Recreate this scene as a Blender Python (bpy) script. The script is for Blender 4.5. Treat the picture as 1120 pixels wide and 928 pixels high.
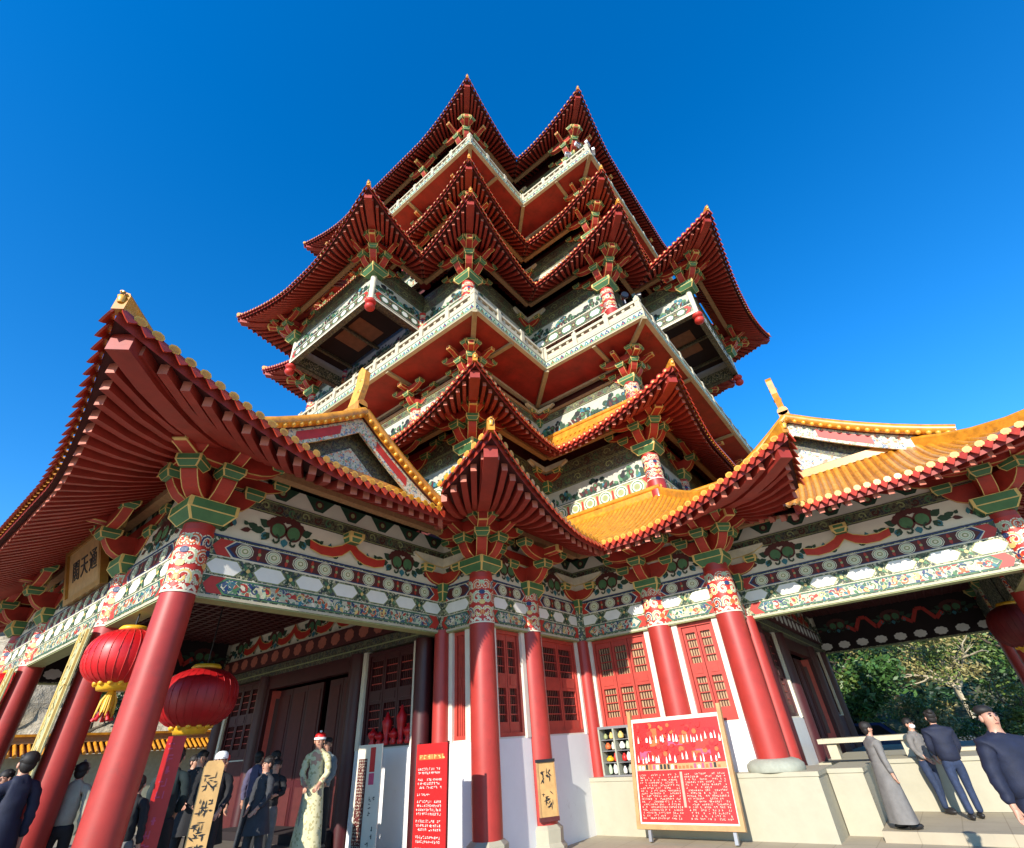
import bpy, math, random
from mathutils import Vector, Matrix
random.seed(7)
for o in list(bpy.data.objects): bpy.data.objects.remove(o)
SC = bpy.context.scene
COL = SC.collection
# ------------------------------------------------------------------ camera, sky, sun, exposure
cam = bpy.data.cameras.new("camera"); camo = bpy.data.objects.new("camera", cam); COL.objects.link(camo)
_R = [[0.622, 0.4059, 0.6697], [-0.7804, 0.3912, 0.4877], [-0.064, -0.826, 0.5601]]
camo.matrix_world = Matrix.Translation((0, 0, 1.75)) @ Matrix([[r[0], -r[1], -r[2]] for r in _R]).to_4x4()
cam.sensor_width = 36; cam.lens = 16.613; cam.clip_start = .05; cam.clip_end = 3000
SC.camera = camo
SUN_DIR = Vector((-1, -.22, .43)).normalized()          # towards the sun
w = bpy.data.worlds.new("World"); SC.world = w; w.use_nodes = True
nt = w.node_tree; nt.nodes.clear()
sky = nt.nodes.new("ShaderNodeTexSky"); sky.sky_type = 'NISHITA'; sky.sun_disc = False
sky.sun_elevation = math.asin(SUN_DIR.z); sky.sun_rotation = math.atan2(SUN_DIR.x, SUN_DIR.y)
sky.altitude = 0; sky.air_density = 1.25; sky.dust_density = 0.0; sky.ozone_density = 6.0
hs = nt.nodes.new("ShaderNodeHueSaturation"); hs.inputs['Saturation'].default_value = 1.26; hs.inputs['Value'].default_value = 1.32; hs.inputs['Hue'].default_value = .505
bg = nt.nodes.new("ShaderNodeBackground"); bg.inputs['Strength'].default_value = 0.15
out = nt.nodes.new("ShaderNodeOutputWorld")
nt.links.new(sky.outputs[0], hs.inputs['Color']); nt.links.new(hs.outputs[0], bg.inputs[0]); nt.links.new(bg.outputs[0], out.inputs[0])
sl = bpy.data.lights.new("sun", 'SUN'); sl.energy = 5.0; sl.angle = math.radians(.5); sl.color = (1, .93, .82)
so = bpy.data.objects.new("sun", sl); COL.objects.link(so)
so.rotation_euler = (-SUN_DIR).to_track_quat('-Z', 'Y').to_euler(); so.location = (-30, -10, 40)
vs = SC.view_settings; vs.view_transform = 'Standard'; vs.look = 'None'; vs.exposure = 0.55; vs.gamma = 1
SC.render.engine = 'CYCLES'
# ------------------------------------------------------------------ materials
MATS = {}
def M(name, col, rough=.5, var=.15, scale=5., bump=0., metal=0., coat=0., spec=.5, stain=None, sub=0.):
    m = bpy.data.materials.new(name); m.use_nodes = True; n = m.node_tree.nodes; L = m.node_tree.links
    p = n['Principled BSDF']; p.inputs['Roughness'].default_value = rough; p.inputs['Metallic'].default_value = metal
    p.inputs['Specular IOR Level'].default_value = spec; p.inputs['Coat Weight'].default_value = coat
    tc = n.new('ShaderNodeTexCoord'); no = n.new('ShaderNodeTexNoise'); no.inputs['Scale'].default_value = scale; no.inputs['Detail'].default_value = 6
    no.inputs['Roughness'].default_value = .65
    L.new(tc.outputs['Object'], no.inputs['Vector'])
    r = n.new('ShaderNodeValToRGB'); e = r.color_ramp.elements
    e[0].position = .3; e[1].position = .7
    e[0].color = tuple(c * (1 - var) for c in col) + (1,); e[1].color = tuple(min(1, c * (1 + var)) for c in col) + (1,)
    L.new(no.outputs[0], r.inputs[0]); src = r.outputs[0]
    if stain:
        n2 = n.new('ShaderNodeTexNoise'); n2.inputs['Scale'].default_value = stain[1]; n2.inputs['Detail'].default_value = 8; n2.inputs['Roughness'].default_value = .75
        L.new(tc.outputs['Object'], n2.inputs['Vector'])
        r2 = n.new('ShaderNodeValToRGB'); r2.color_ramp.elements[0].position = stain[2]; r2.color_ramp.elements[1].position = stain[2] + .14
        r2.color_ramp.elements[0].color = (0, 0, 0, 1); r2.color_ramp.elements[1].color = (1, 1, 1, 1)
        L.new(n2.outputs[0], r2.inputs[0])
        mx = n.new('ShaderNodeMix'); mx.data_type = 'RGBA'; L.new(r2.outputs[0], mx.inputs[0]); L.new(src, mx.inputs[6])
        mx.inputs[7].default_value = stain[0] + (1,); src = mx.outputs[2]
    L.new(src, p.inputs['Base Color'])
    if bump:
        b = n.new('ShaderNodeBump'); b.inputs['Strength'].default_value = bump; b.inputs['Distance'].default_value = .02 if bump < .9 else .35
        L.new(no.outputs[0], b.inputs['Height']); L.new(b.outputs[0], p.inputs['Normal'])
    if sub: 
        p.inputs['Subsurface Weight'].default_value = sub
    MATS[name] = m; return m
def PAT(name, cols, scale, line=None, lw=.06, rough=.6, warp=.25):
    """busy painted ornament: warped cells in a few paint colours, with outline strokes"""
    m = bpy.data.materials.new(name); m.use_nodes = True; n = m.node_tree.nodes; L = m.node_tree.links
    p = n['Principled BSDF']; p.inputs['Roughness'].default_value = rough
    tc = n.new('ShaderNodeTexCoord'); no = n.new('ShaderNodeTexNoise'); no.inputs['Scale'].default_value = scale * .6; no.inputs['Detail'].default_value = 2
    L.new(tc.outputs['Object'], no.inputs['Vector'])
    add = n.new('ShaderNodeMix'); add.data_type = 'VECTOR'; add.inputs[0].default_value = warp * .35
    L.new(tc.outputs['Object'], add.inputs[4]); L.new(no.outputs['Color'], add.inputs[5])
    v = n.new('ShaderNodeTexVoronoi'); v.inputs['Scale'].default_value = scale
    L.new(add.outputs[1], v.inputs['Vector'])
    sp = n.new('ShaderNodeSeparateColor'); L.new(v.outputs['Color'], sp.inputs[0])
    r = n.new('ShaderNodeValToRGB'); r.color_ramp.interpolation = 'CONSTANT'; el = r.color_ramp.elements
    while len(el) < len(cols): el.new(.5)
    for i, c in enumerate(cols): el[i].position = i / len(cols); el[i].color = tuple(c) + (1,)
    L.new(sp.outputs[0], r.inputs[0]); src = r.outputs[0]
    if line:
        v2 = n.new('ShaderNodeTexVoronoi'); v2.feature = 'DISTANCE_TO_EDGE'; v2.inputs['Scale'].default_value = scale
        L.new(add.outputs[1], v2.inputs['Vector'])
        lt = n.new('ShaderNodeMath'); lt.operation = 'LESS_THAN'; lt.inputs[1].default_value = lw; L.new(v2.outputs['Distance'], lt.inputs[0])
        mx = n.new('ShaderNodeMix'); mx.data_type = 'RGBA'; L.new(lt.outputs[0], mx.inputs[0]); L.new(src, mx.inputs[6]); mx.inputs[7].default_value = tuple(line) + (1,)
        src = mx.outputs[2]
    L.new(src, p.inputs['Base Color']); MATS[name] = m; return m

M('red_column', (.37, .031, .023), .46, .14, 2.5, .04, coat=.03, stain=((.26, .034, .027), 1.9, .56))
M('dark_red', (.055, .006, .008), .45, .2, 3)  # darkened to put the porch's deep shade into the red
M('door_red', (.42, .046, .030), .5, .15, 6, .1)
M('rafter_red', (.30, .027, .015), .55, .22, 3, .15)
M('soffit_red', (.055, .005, .004), .7, .2, 3)  # far darker than the rafters; shade between them is put into the colour
M('bracket_red', (.38, .030, .016), .55, .3, 3, .05, stain=((.24, .028, .016), 3.0, .58))
M('bracket_green', (.062, .17, .065), .55, .18, 4)
M('edge_yellow', (.72, .50, .16), .55, .1, 9)
M('cream', (.72, .66, .50), .6, .12, 6)
M('white_paint', (.72, .66, .54), .6, .06, 3, stain=((.62, .60, .55), 1.3, .66))
M('frieze_grey', (.45, .44, .36), .65, .14, 5, stain=((.30, .31, .24), 2.0, .58))
M('plaster_white', (.80, .79, .77), .65, .04, 1.5, .05, stain=((.56, .53, .47), 1.1, .62))
M('lozenge_white', (.80, .78, .71), .55, .06, 4)
M('tile_yellow', (.60, .24, .018), .34, .38, 5, coat=.2, stain=((.24, .10, .03), 4.5, .56))
M('tile_pan', (.30, .105, .014), .4, .35, 6, coat=.15)  # darker than the rolls, painting in the shade between them
M('tile_drip', (.40, .040, .016), .35, .3, 6, coat=.2)
M('tile_gold', (.78, .38, .04), .3, .2, 8, coat=.3)
M('rafter_end', (.46, .13, .08), .6, .15, 9)
M('stone_cream', (.50, .44, .31), .7, .12, 5, .1, stain=((.36, .32, .22), 2.2, .6))
M('rib_tan', (.36, .29, .17), .7, .15, 6)
M('slab_red', (.27, .014, .011), .6, .35, 1.6, .1, stain=((.12, .010, .009), 1.1, .56))
M('purlin_tan', (.36, .20, .09), .7, .25, 12, .2)
M('leaf_green', (.018, .055, .03), .6, .3, 12)
M('mid_green', (.07, .18, .08), .6, .2, 9)
M('olive', (.30, .33, .14), .6, .2, 9)
M('pale_green', (.45, .55, .36), .6, .15, 9)
M('blue_paint', (.018, .04, .13), .55, .2, 9)
M('teal_paint', (.03, .17, .22), .55, .2, 9)
M('orange_paint', (.65, .12, .03), .55, .15, 9)
M('red_paint', (.48, .03, .018), .5, .15, 6)
M('maroon', (.085, .014, .012), .6, .2, 7)
M('black_paint', (.012, .012, .014), .6, .2, 9)
M('deep_shade', (.018, .010, .010), .9, .2, 2)  # near-black: shade of hall, ceilings and doorstep put into the colour
M('ceil_brown', (.22, .10, .05), .8, .2, 4)
M('stone_beige', (.40, .37, .27), .75, .06, 3, .12, stain=((.34, .32, .23), .9, .62))
M('stone_grey', (.33, .34, .27), .8, .15, 7, .25)
M('brass', (.42, .22, .05), .35, .2, 6, metal=.7)
M('wood_board', (.44, .25, .10), .5, .2, 5, .05)
M('wood_gold', (.55, .33, .12), .45, .2, 4)
M('carve_green', (.38, .37, .20), .7, .3, 16, .8)
M('bright_red', (.55, .012, .012), .45, .12, 5)
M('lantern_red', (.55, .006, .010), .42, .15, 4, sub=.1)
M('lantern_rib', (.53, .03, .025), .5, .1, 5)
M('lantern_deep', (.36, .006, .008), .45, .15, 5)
M('lantern_shaded', (.13, .004, .005), .6, .2, 5)  # lantern red darkened so the porch shade sits in the colour
M('lantern_gold', (.75, .40, .018), .4, .2, 9)
M('glass_dark', (.02, .02, .022), .08, .1, 2, spec=.6)
M('pane_tan', (.42, .27, .15), .3, .25, 4)
M('metal_grey', (.35, .35, .36), .4, .1, 5, metal=.6)
M('lamp_black', (.015, .015, .017), .3, .1, 5)
M('lamp_white', (.8, .8, .8), .35, .05, 5)
M('skin', (.52, .27, .18), .5, .06, 9, sub=.1)
M('lips', (.36, .12, .09), .5, .1, 9)
M('hair_black', (.012, .009, .008), .65, .2, 20)
M('cloth_navy', (.007, .011, .032), .75, .25, 9, .3)
M('cloth_black', (.012, .012, .014), .8, .25, 9, .3)
M('cloth_grey', (.17, .16, .15), .85, .15, 9, .3)
M('cloth_slate', (.035, .038, .045), .85, .2, 9, .3)
M('cloth_steel', (.18, .22, .24), .85, .15, 9, .3)
M('denim', (.018, .032, .075), .8, .3, 18, .2)
M('cloth_lilac', (.08, .07, .13), .8, .2, 9, .3)
M('cloth_cream', (.36, .33, .25), .85, .1, 9, .3)
PAT('cloth_leafy', ((.66, .60, .34), (.68, .62, .38), (.64, .58, .33), (.66, .60, .36), (.67, .61, .36), (.42, .37, .18)), 34, None, warp=.1)
M('cloth_pink', (.6, .08, .16), .8, .15, 9)
M('cloth_teal', (.008, .02, .022), .8, .2, 9)
M('shoe', (.02, .018, .018), .5, .1, 9)
PAT('filigree', ((.05, .10, .05), (.45, .42, .25), (.10, .12, .06), (.55, .52, .36), (.06, .08, .10), (.30, .30, .16)), 24, (.02, .03, .02), .07)
PAT('filigree_dark', ((.035, .05, .03), (.08, .07, .04), (.05, .03, .02), (.13, .14, .07), (.03, .04, .05)), 20, (.16, .14, .08), .05)
PAT('filigree_cream', ((.55, .52, .38), (.62, .58, .42), (.22, .30, .18), (.60, .20, .10), (.50, .48, .34), (.12, .18, .26)), 22, (.66, .62, .46), .05)
PAT('scroll', ((.05, .12, .07), (.46, .42, .29), (.05, .08, .15), (.34, .08, .04), (.12, .22, .14), (.50, .47, .34), (.07, .14, .17)), 15, (.62, .58, .40), .06)
PAT('posters', ((.85, .82, .74), (.70, .02, .02), (.75, .03, .02), (.80, .30, .05), (.62, .01, .02), (.85, .80, .72), (.30, .01, .01)), 20, None, warp=.5)
M('stone_cliff', (.36, .31, .23), .95, .45, 1.6, 1.0, stain=((.10, .12, .06), .5, .56))

# ------------------------------------------------------------------ mesh helpers
UPPER = False; PG = None
class MB:
    def __init__(s): s.v = []; s.f = []; s.m = []; s.s = []; s.names = []
    def mi(s, n):
        if n not in s.names: s.names.append(n)
        return s.names.index(n)
    def poly(s, pts, mat, sm=False):
        i = len(s.v); s.v += [tuple(p) for p in pts]; s.f.append(tuple(range(i, i + len(pts)))); s.m.append(s.mi(mat)); s.s.append(sm)
    def grid(s, rows, mat, sm=True, closed=False):
        i = len(s.v); c = len(rows[0]); k = s.mi(mat)
        for r in rows: s.v += [tuple(p) for p in r]
        for a in range(len(rows) - 1):
            for b in range(c if closed else c - 1):
                b2 = (b + 1) % c
                s.f.append((i + a * c + b, i + a * c + b2, i + (a + 1) * c + b2, i + (a + 1) * c + b)); s.m.append(k); s.s.append(sm)
    def hexa(s, P, mat):
        for q in ((0, 1, 2, 3), (7, 6, 5, 4), (0, 4, 5, 1), (1, 5, 6, 2), (2, 6, 7, 3), (3, 7, 4, 0)): s.poly([P[i] for i in q], mat)
    def box(s, fr, u0, u1, n0, n1, z0, z1, mat):
        s.hexa([fr(u0, n0, z0), fr(u1, n0, z0), fr(u1, n1, z0), fr(u0, n1, z0), fr(u0, n0, z1), fr(u1, n0, z1), fr(u1, n1, z1), fr(u0, n1, z1)], mat)
    def beam(s, pts, wd, h, mat, side=None, endmat=None, up=Vector((0, 0, 1))):
        """rectangular bar hanging BELOW the polyline pts"""
        rows = []
        for i, p in enumerate(pts):
            p = Vector(p); a = Vector(pts[max(0, i - 1)]); b = Vector(pts[min(len(pts) - 1, i + 1)]); t = (b - a)
            sd = Vector((t.y, -t.x, 0)).normalized() * wd / 2 if side is None else Vector(side) * wd / 2
            rows.append([p - sd, p + sd, p + sd - up * h, p - sd - up * h])
        s.grid(rows, mat, False, True)
        s.poly(rows[0], endmat or mat); s.poly(rows[-1], endmat or mat)
    def tube(s, pts, rad, mat, n=10, cap=True, sm=True):
        rows = []; ref = Vector((0, 0, 1))
        for i, p in enumerate(pts):
            p = Vector(p); a = Vector(pts[max(0, i - 1)]); b = Vector(pts[min(len(pts) - 1, i + 1)]); t = (b - a).normalized()
            x = t.cross(ref)
            if x.length < .05: x = t.cross(Vector((1, 0, 0)))
            x.normalize(); y = t.cross(x); r = rad[i] if isinstance(rad, (list, tuple)) else rad
            rows.append([p + (x * math.cos(k * 2 * math.pi / n) + y * math.sin(k * 2 * math.pi / n)) * r for k in range(n)])
        s.grid(rows, mat, sm, True)
        if cap: s.poly(rows[0], mat); s.poly(rows[-1], mat)
    def lathe(s, c, prof, mat, n=24, sm=True, sx=1, sy=1):
        rows = [[(c[0] + r * sx * math.cos(k * 2 * math.pi / n), c[1] + r * sy * math.sin(k * 2 * math.pi / n), c[2] + z) for k in range(n)] for r, z in prof]
        s.grid(rows, mat, sm, True)
        s.poly(rows[0], mat); s.poly(rows[-1], mat)
    def ball(s, c, r, mat, n=12, k=8):
        rx, ry, rz = r if isinstance(r, tuple) else (r, r, r)
        s.grid([[(c[0] + rx * math.sin(math.pi * (a + .02) / (k + .04)) * math.cos(b * 2 * math.pi / n), c[1] + ry * math.sin(math.pi * (a + .02) / (k + .04)) * math.sin(b * 2 * math.pi / n), c[2] + rz * math.cos(math.pi * (a + .02) / (k + .04))) for b in range(n)] for a in range(k + 1)], mat, True, True)
    def mesh(s, name):
        me = bpy.data.meshes.new(name); me.from_pydata(s.v, [], s.f)
        for n in s.names: me.materials.append(MATS[n])
        me.polygons.foreach_set('material_index', s.m); me.polygons.foreach_set('use_smooth', s.s); me.update(); return me
    def build(s, name, parent=None, loc=None, rz=0):
        return put(s.mesh(name), name, parent, loc, rz)
def put(me, name, parent=None, loc=None, rz=0):
    o = bpy.data.objects.new(name, me); COL.objects.link(o)
    if parent: o.parent = parent
    if loc is not None: o.location = loc
    if UPPER and parent is PG: o.location = Vector(o.location) + OFF
    o.rotation_euler.z = rz
    return o
def tag(o, label=None, cat=None, group=None, kind=None):
    for k, v in (('label', label), ('category', cat), ('group', group), ('kind', kind)):
        if v: o[k] = v
    return o
def empty(name, loc=(0, 0, 0), rz=0, **k):
    o = bpy.data.objects.new(name, None); COL.objects.link(o); o.location = loc; o.rotation_euler.z = rz; o.empty_display_size = .2
    tag(o, **k); return o
class Fr:
    """wall frame: u runs along the wall (rightwards seen from outside), n outwards, z up"""
    def __init__(s, p, d): s.p = p; s.d = d; s.n = (d[1], -d[0])
    def __call__(s, u, n, z): return (s.p[0] + s.d[0] * u + s.n[0] * n, s.p[1] + s.d[1] * u + s.n[1] * n, z)
def edge(p0, p1):
    L = math.hypot(p1[0] - p0[0], p1[1] - p0[1]); return Fr(p0, ((p1[0] - p0[0]) / L, (p1[1] - p0[1]) / L)), L
WORLD = Fr((0, 0), (1, 0)); WORLD.n = (0, 1)
def text_obj(s, name, size, mat, mw, parent=None, extrude=.006):
    c = bpy.data.curves.new(name, 'FONT'); c.body = s; c.size = size; c.extrude = extrude; c.align_x = 'CENTER'; c.align_y = 'CENTER'; c.resolution_u = 4
    t = bpy.data.objects.new(name + '_curve', c); COL.objects.link(t)
    me = bpy.data.meshes.new_from_object(t.evaluated_get(bpy.context.evaluated_depsgraph_get()))
    bpy.data.objects.remove(t); bpy.data.curves.remove(c)
    me.materials.clear(); me.materials.append(MATS[mat])
    o = put(me, name, parent); o.matrix_local = mw; return o
def face_mat(fr, u, n, z, tilt=0):
    """matrix placing XY-plane text on a wall frame"""
    X = Vector((fr.d[0], fr.d[1], 0)); Z = Vector((fr.n[0], fr.n[1], 0)); Y = Vector((0, 0, 1))
    m = Matrix((X, Y, Z)).transposed().to_4x4(); m.translation = Vector(fr(u, n, z)); return m

# ------------------------------------------------------------------ painted ornament (flat paint layers on a wall frame)
def pl(mb, fr, pts, n, mat): mb.poly([fr(u, n, z) for u, z in pts], mat)
def rect(u0, u1, z0, z1): return [(u0, z0), (u1, z0), (u1, z1), (u0, z1)]
def hexs(u0, u1, z0, z1, t): zm = (z0 + z1) / 2; return [(u0, zm), (u0 + t, z0), (u1 - t, z0), (u1, zm), (u1 - t, z1), (u0 + t, z1)]
def disc(u, z, r, n=14, rz=None, ph=0): return [(u + r * math.cos(ph + 2 * math.pi * k / n), z + (rz or r) * math.sin(ph + 2 * math.pi * k / n)) for k in range(n)]
def scallop(u, z, r, n=8, d=.16, rz=None):
    m = n * 4; return [(u + (r * (1 + d * abs(math.sin(n / 2 * 2 * math.pi * k / m)) - d)) * math.cos(2 * math.pi * k / m), z + ((rz or r) * (1 + d * abs(math.sin(n / 2 * 2 * math.pi * k / m)) - d)) * math.sin(2 * math.pi * k / m)) for k in range(m)]
def leaf(u, z, l, wd, a):
    c, s_ = math.cos(a), math.sin(a); P = [(0, 0), (.3, .5), (.6, .45), (1, 0), (.6, -.45), (.3, -.5)]
    return [(u + c * x * l - s_ * y * wd, z + s_ * x * l + c * y * wd) for x, y in P]
def stroke(mb, fr, path, wd, n, mat):
    for i in range(len(path) - 1):
        (a, b), (c, d) = path[i], path[i + 1]; l = math.hypot(c - a, d - b) or 1; x, y = -(d - b) / l * wd / 2, (c - a) / l * wd / 2
        pl(mb, fr, [(a + x, b + y), (a - x, b - y), (c - x, d - y), (c + x, d + y)], n, mat)
def spiral(u, z, r, turns, a0, sgn, k=14): return [(u + r * (1 - i / k * .85) * math.cos(a0 + sgn * turns * 2 * math.pi * i / k), z + r * (1 - i / k * .85) * math.sin(a0 + sgn * turns * 2 * math.pi * i / k)) for i in range(k + 1)]
SCR = ['blue_paint', 'mid_green', 'orange_paint', 'cream', 'teal_paint', 'pale_green', 'red_paint', 'edge_yellow']
def lintel(mb, fr, L, z0, h=1.0, n0=.13, nb=-.17, rng=random):
    """three painted bands: scroll strip, white lozenges, medallion strip"""
    mb.box(fr, 0, L, nb, n0, z0, z0 + h, 'filigree')
    e = n0 + .004; s = h / 1.0
    a = min(.42, L * .16)
    pl(mb, fr, rect(0, L, z0, z0 + .045 * s), e + .003, 'stone_cream')
    mb.box(fr, 0, L, nb + .01, n0 - .01, z0 - .02, z0 - .001, 'olive')
    # lower strip
    y0, y1 = z0 + .07 * s, z0 + .33 * s; t = (y1 - y0) * .5
    pl(mb, fr, hexs(a * .55, L - a * .55, y0, y1, t * .7), e, 'red_paint')
    pl(mb, fr, hexs(a, L - a, y0, y1, t), e + .003, 'mid_green'); pl(mb, fr, hexs(a + .03, L - a - .03, y0 + .02, y1 - .02, t), e + .006, 'blue_paint')
    pl(mb, fr, hexs(a + .045, L - a - .045, y0 + .03, y1 - .03, t), e + .009, 'scroll')
    k = max(2, int((L - 2 * a) / (.19 * s + .02)))
    for i in range(k):
        u = a + t + (L - 2 * a - 2 * t) * (i + .5) / k; c = rng.choice(SCR); zc = (y0 + y1) / 2
        stroke(mb, fr, spiral(u, zc, .085 * s, 1.1, rng.random() * 6, rng.choice((-1, 1)), 11), .022 * s, e + .012, c)
        pl(mb, fr, leaf(u + .03, zc - .02, .12 * s, .06 * s, rng.random() * 6), e + .014, rng.choice(SCR))
        pl(mb, fr, leaf(u - .06, zc + .02, .12 * s, .05 * s, rng.random() * 6), e + .016, rng.choice(SCR))
    # lozenges
    y0, y1 = z0 + .35 * s, z0 + .64 * s
    pl(mb, fr, rect(0, L, y0 - .012, y0), e + .002, 'cream'); pl(mb, fr, rect(.03, L - .03, y0, y1), e, 'filigree')
    k = max(1, round((L - .2) / (.72 * s))); wl = (L - .2) / k
    for i in range(k):
        u = .1 + wl * (i + .5)
        pl(mb, fr, hexs(u - wl * .40, u + wl * .40, y0 + .018, y1 - .018, .12 * s), e + .004, 'olive')
        pl(mb, fr, hexs(u - wl * .37, u + wl * .37, y0 + .03, y1 - .03, .11 * s), e + .008, 'lozenge_white')
        if i:
            ub = .1 + wl * i; zc = (y0 + y1) / 2
            for q in range(4): pl(mb, fr, leaf(ub, zc, .14 * s, .055 * s, math.pi / 4 + q * math.pi / 2), e + .012, 'mid_green' if q % 2 else 'leaf_green')
            pl(mb, fr, disc(ub, zc, .035 * s, 8), e + .015, 'edge_yellow')
    # medallions
    y0, y1 = z0 + .66 * s, z0 + .95 * s; t = (y1 - y0) * .5; zc = (y0 + y1) / 2
    pl(mb, fr, rect(0, L, y0 - .014, y0), e + .002, 'cream')
    pl(mb, fr, hexs(a * .5, L - a * .5, y0 + .01, y1 - .01, t * .7), e, 'red_paint')
    pl(mb, fr, hexs(a * .95, L - a * .95, y0, y1, t), e + .003, 'cream'); pl(mb, fr, hexs(a * .95 + .02, L - a * .95 - .02, y0 + .015, y1 - .015, t), e + .006, 'blue_paint'); pl(mb, fr, hexs(a + .05, L - a - .05, y0 + .035, y1 - .035, t), e + .009, 'maroon')
    k = max(1, int((L - 2 * a - .1) / (.47 * s))); wl = (L - 2 * a - .1) / k
    for i in range(k):
        u = a + .05 + wl * (i + .5)
        for q, (r, m) in enumerate(((.128, 'cream'), (.114, 'leaf_green'), (.102, 'cream'), (.086, 'pale_green'), (.066, 'cream'), (.048, 'olive'), (.026, 'cream'))): pl(mb, fr, disc(u, zc, r * 1.2 * s, 10, r * s, ph=.31), e + .012 + .0025 * q, m)
        if i: 
            ub = a + .05 + wl * i
            pl(mb, fr, leaf(ub - .01, zc + .005, .11 * s, .06 * s, 1.57), e + .012, 'bracket_red'); pl(mb, fr, leaf(ub - .01, zc - .005, .11 * s, .06 * s, -1.57), e + .014, 'bracket_red'); pl(mb, fr, disc(ub, zc, .03 * s, 6), e + .016, 'olive')
    pl(mb, fr, rect(0, L, z0 + h - .03 * s, z0 + h), e + .002, 'blue_paint')
def peony(mb, fr, u, z, s, n):
    for i in range(9):
        a = math.radians(20 + 140 * i / 8); pl(mb, fr, disc(u + .30 * s * math.cos(a), z + .03 * s + .19 * s * math.sin(a), .065 * s, 7), n + .0012 * i, 'maroon')
    for sg in (-1, 1):
        pl(mb, fr, disc(u + sg * .13 * s, z + .02 * s, .145 * s, 12), n + .013, 'maroon'); pl(mb, fr, disc(u + sg * .13 * s, z + .02 * s, .11 * s, 12), n + .016, 'mid_green')
        for i, (du, dz, l, wd, a) in enumerate(((.28, .03, .2, .1, .5), (.34, -.03, .22, .09, -.25), (.44, -.04, .2, .08, .25), (.55, -.08, .16, .06, -.3), (.26, -.06, .18, .09, -.9), (.62, -.03, .09, .05, .8))):
            aa = a if sg > 0 else math.pi - a
            pl(mb, fr, leaf(u + sg * du * s, z + dz * s, l * s, wd * s * 1.3, aa), n + .006 + .0015 * i, 'leaf_green' if i != 3 else 'maroon')
        stroke(mb, fr, spiral(u + sg * .16 * s, z - .15 * s, .09 * s, .8, 1.5, sg, 8), .035 * s, n + .019, 'leaf_green'); stroke(mb, fr, spiral(u + sg * .33 * s, z - .14 * s, .06 * s, .8, 1.5, -sg, 8), .03 * s, n + .019, 'teal_paint')
    pl(mb, fr, leaf(u, z - .1 * s, .14 * s, .12 * s, -1.57), n + .017, 'teal_paint')
def frieze(mb, fr, L, z0, h, n0=.09, motif=2.7, curl=True, bg='white_paint'):
    mb.box(fr, 0, L, -.1, n0, z0, z0 + h, bg); e = n0 + .005
    k = max(1, round(L / motif)); wl = L / k; s = min(h / .50, wl / 1.3)
    for i in range(k):
        peony(mb, fr, wl * (i + .5), z0 + h * .52, s, e)
        if wl > 2:
            for sg in (-1, 1):
                uu = wl * (i + .5) + sg * wl * .40; stroke(mb, fr, spiral(uu, z0 + h * .22, .10 * s, .9, 1.5, sg, 9), .03, e + .002, 'leaf_green')
                for q in range(5): pl(mb, fr, leaf(uu - sg * .05 * q, z0 + h * (.14 + .05 * q), .15, .07, 1.57 + sg * (.9 - .3 * q)), e + .004 + .001 * q, ('leaf_green', 'mid_green', 'leaf_green', 'maroon', 'teal_paint')[q])
    if curl:
        for i in range(1, k):
            u = wl * i
            for sg in (-1, 1):
                T = [(0, .97), (.07, .80), (.20, .60), (.42, .45), (.66, .42), (.88, .52)]; B = [(.86, .22), (.62, .10), (.36, .12), (.17, .24), (.05, .42), (0, .5)]
                pl(mb, fr, [(u + sg * x, z0 + y * h) for x, y in T + B], e + .03, 'red_paint')
                for Q in (T, B): stroke(mb, fr, [(u + sg * x, z0 + y * h) for x, y in Q], .016, e + .034, 'edge_yellow')
def darkband(mb, fr, L, z0, h, n0=.07):
    mb.box(fr, 0, L, -.1, n0, z0, z0 + h, 'filigree_dark'); e = n0 + .004
    pl(mb, fr, rect(0, L, z0 + .02, z0 + .035), e, 'olive'); pl(mb, fr, rect(0, L, z0 + h - .035, z0 + h - .02), e, 'olive')
    k = max(2, int(L / (.55 * h + .1)))
    for i in range(k):
        u = L * (i + .5) / k; stroke(mb, fr, spiral(u, z0 + h / 2, h * .32, 1, i, (-1) ** i, 9), .03, e + .003, ('olive', 'maroon', 'mid_green')[i % 3])
def triband(mb, fr, L, z0, h, n0=.05):
    mb.box(fr, 0, L, -.1, n0, z0, z0 + h, 'white_paint'); e = n0 + .004; k = max(1, round(L / .75)); wl = L / k
    for i in range(k):
        u = wl * (i + .5); pl(mb, fr, [(u - wl * .42, z0 + h), (u + wl * .42, z0 + h), (u + wl * .12, z0 + h * .15), (u - wl * .12, z0 + h * .15)], e, 'leaf_green')
        pl(mb, fr, disc(u, z0 + h * .6, h * .3, 8), e + .003, 'maroon'); pl(mb, fr, disc(u, z0 + h * .6, h * .16, 8), e + .006, 'olive')
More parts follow.
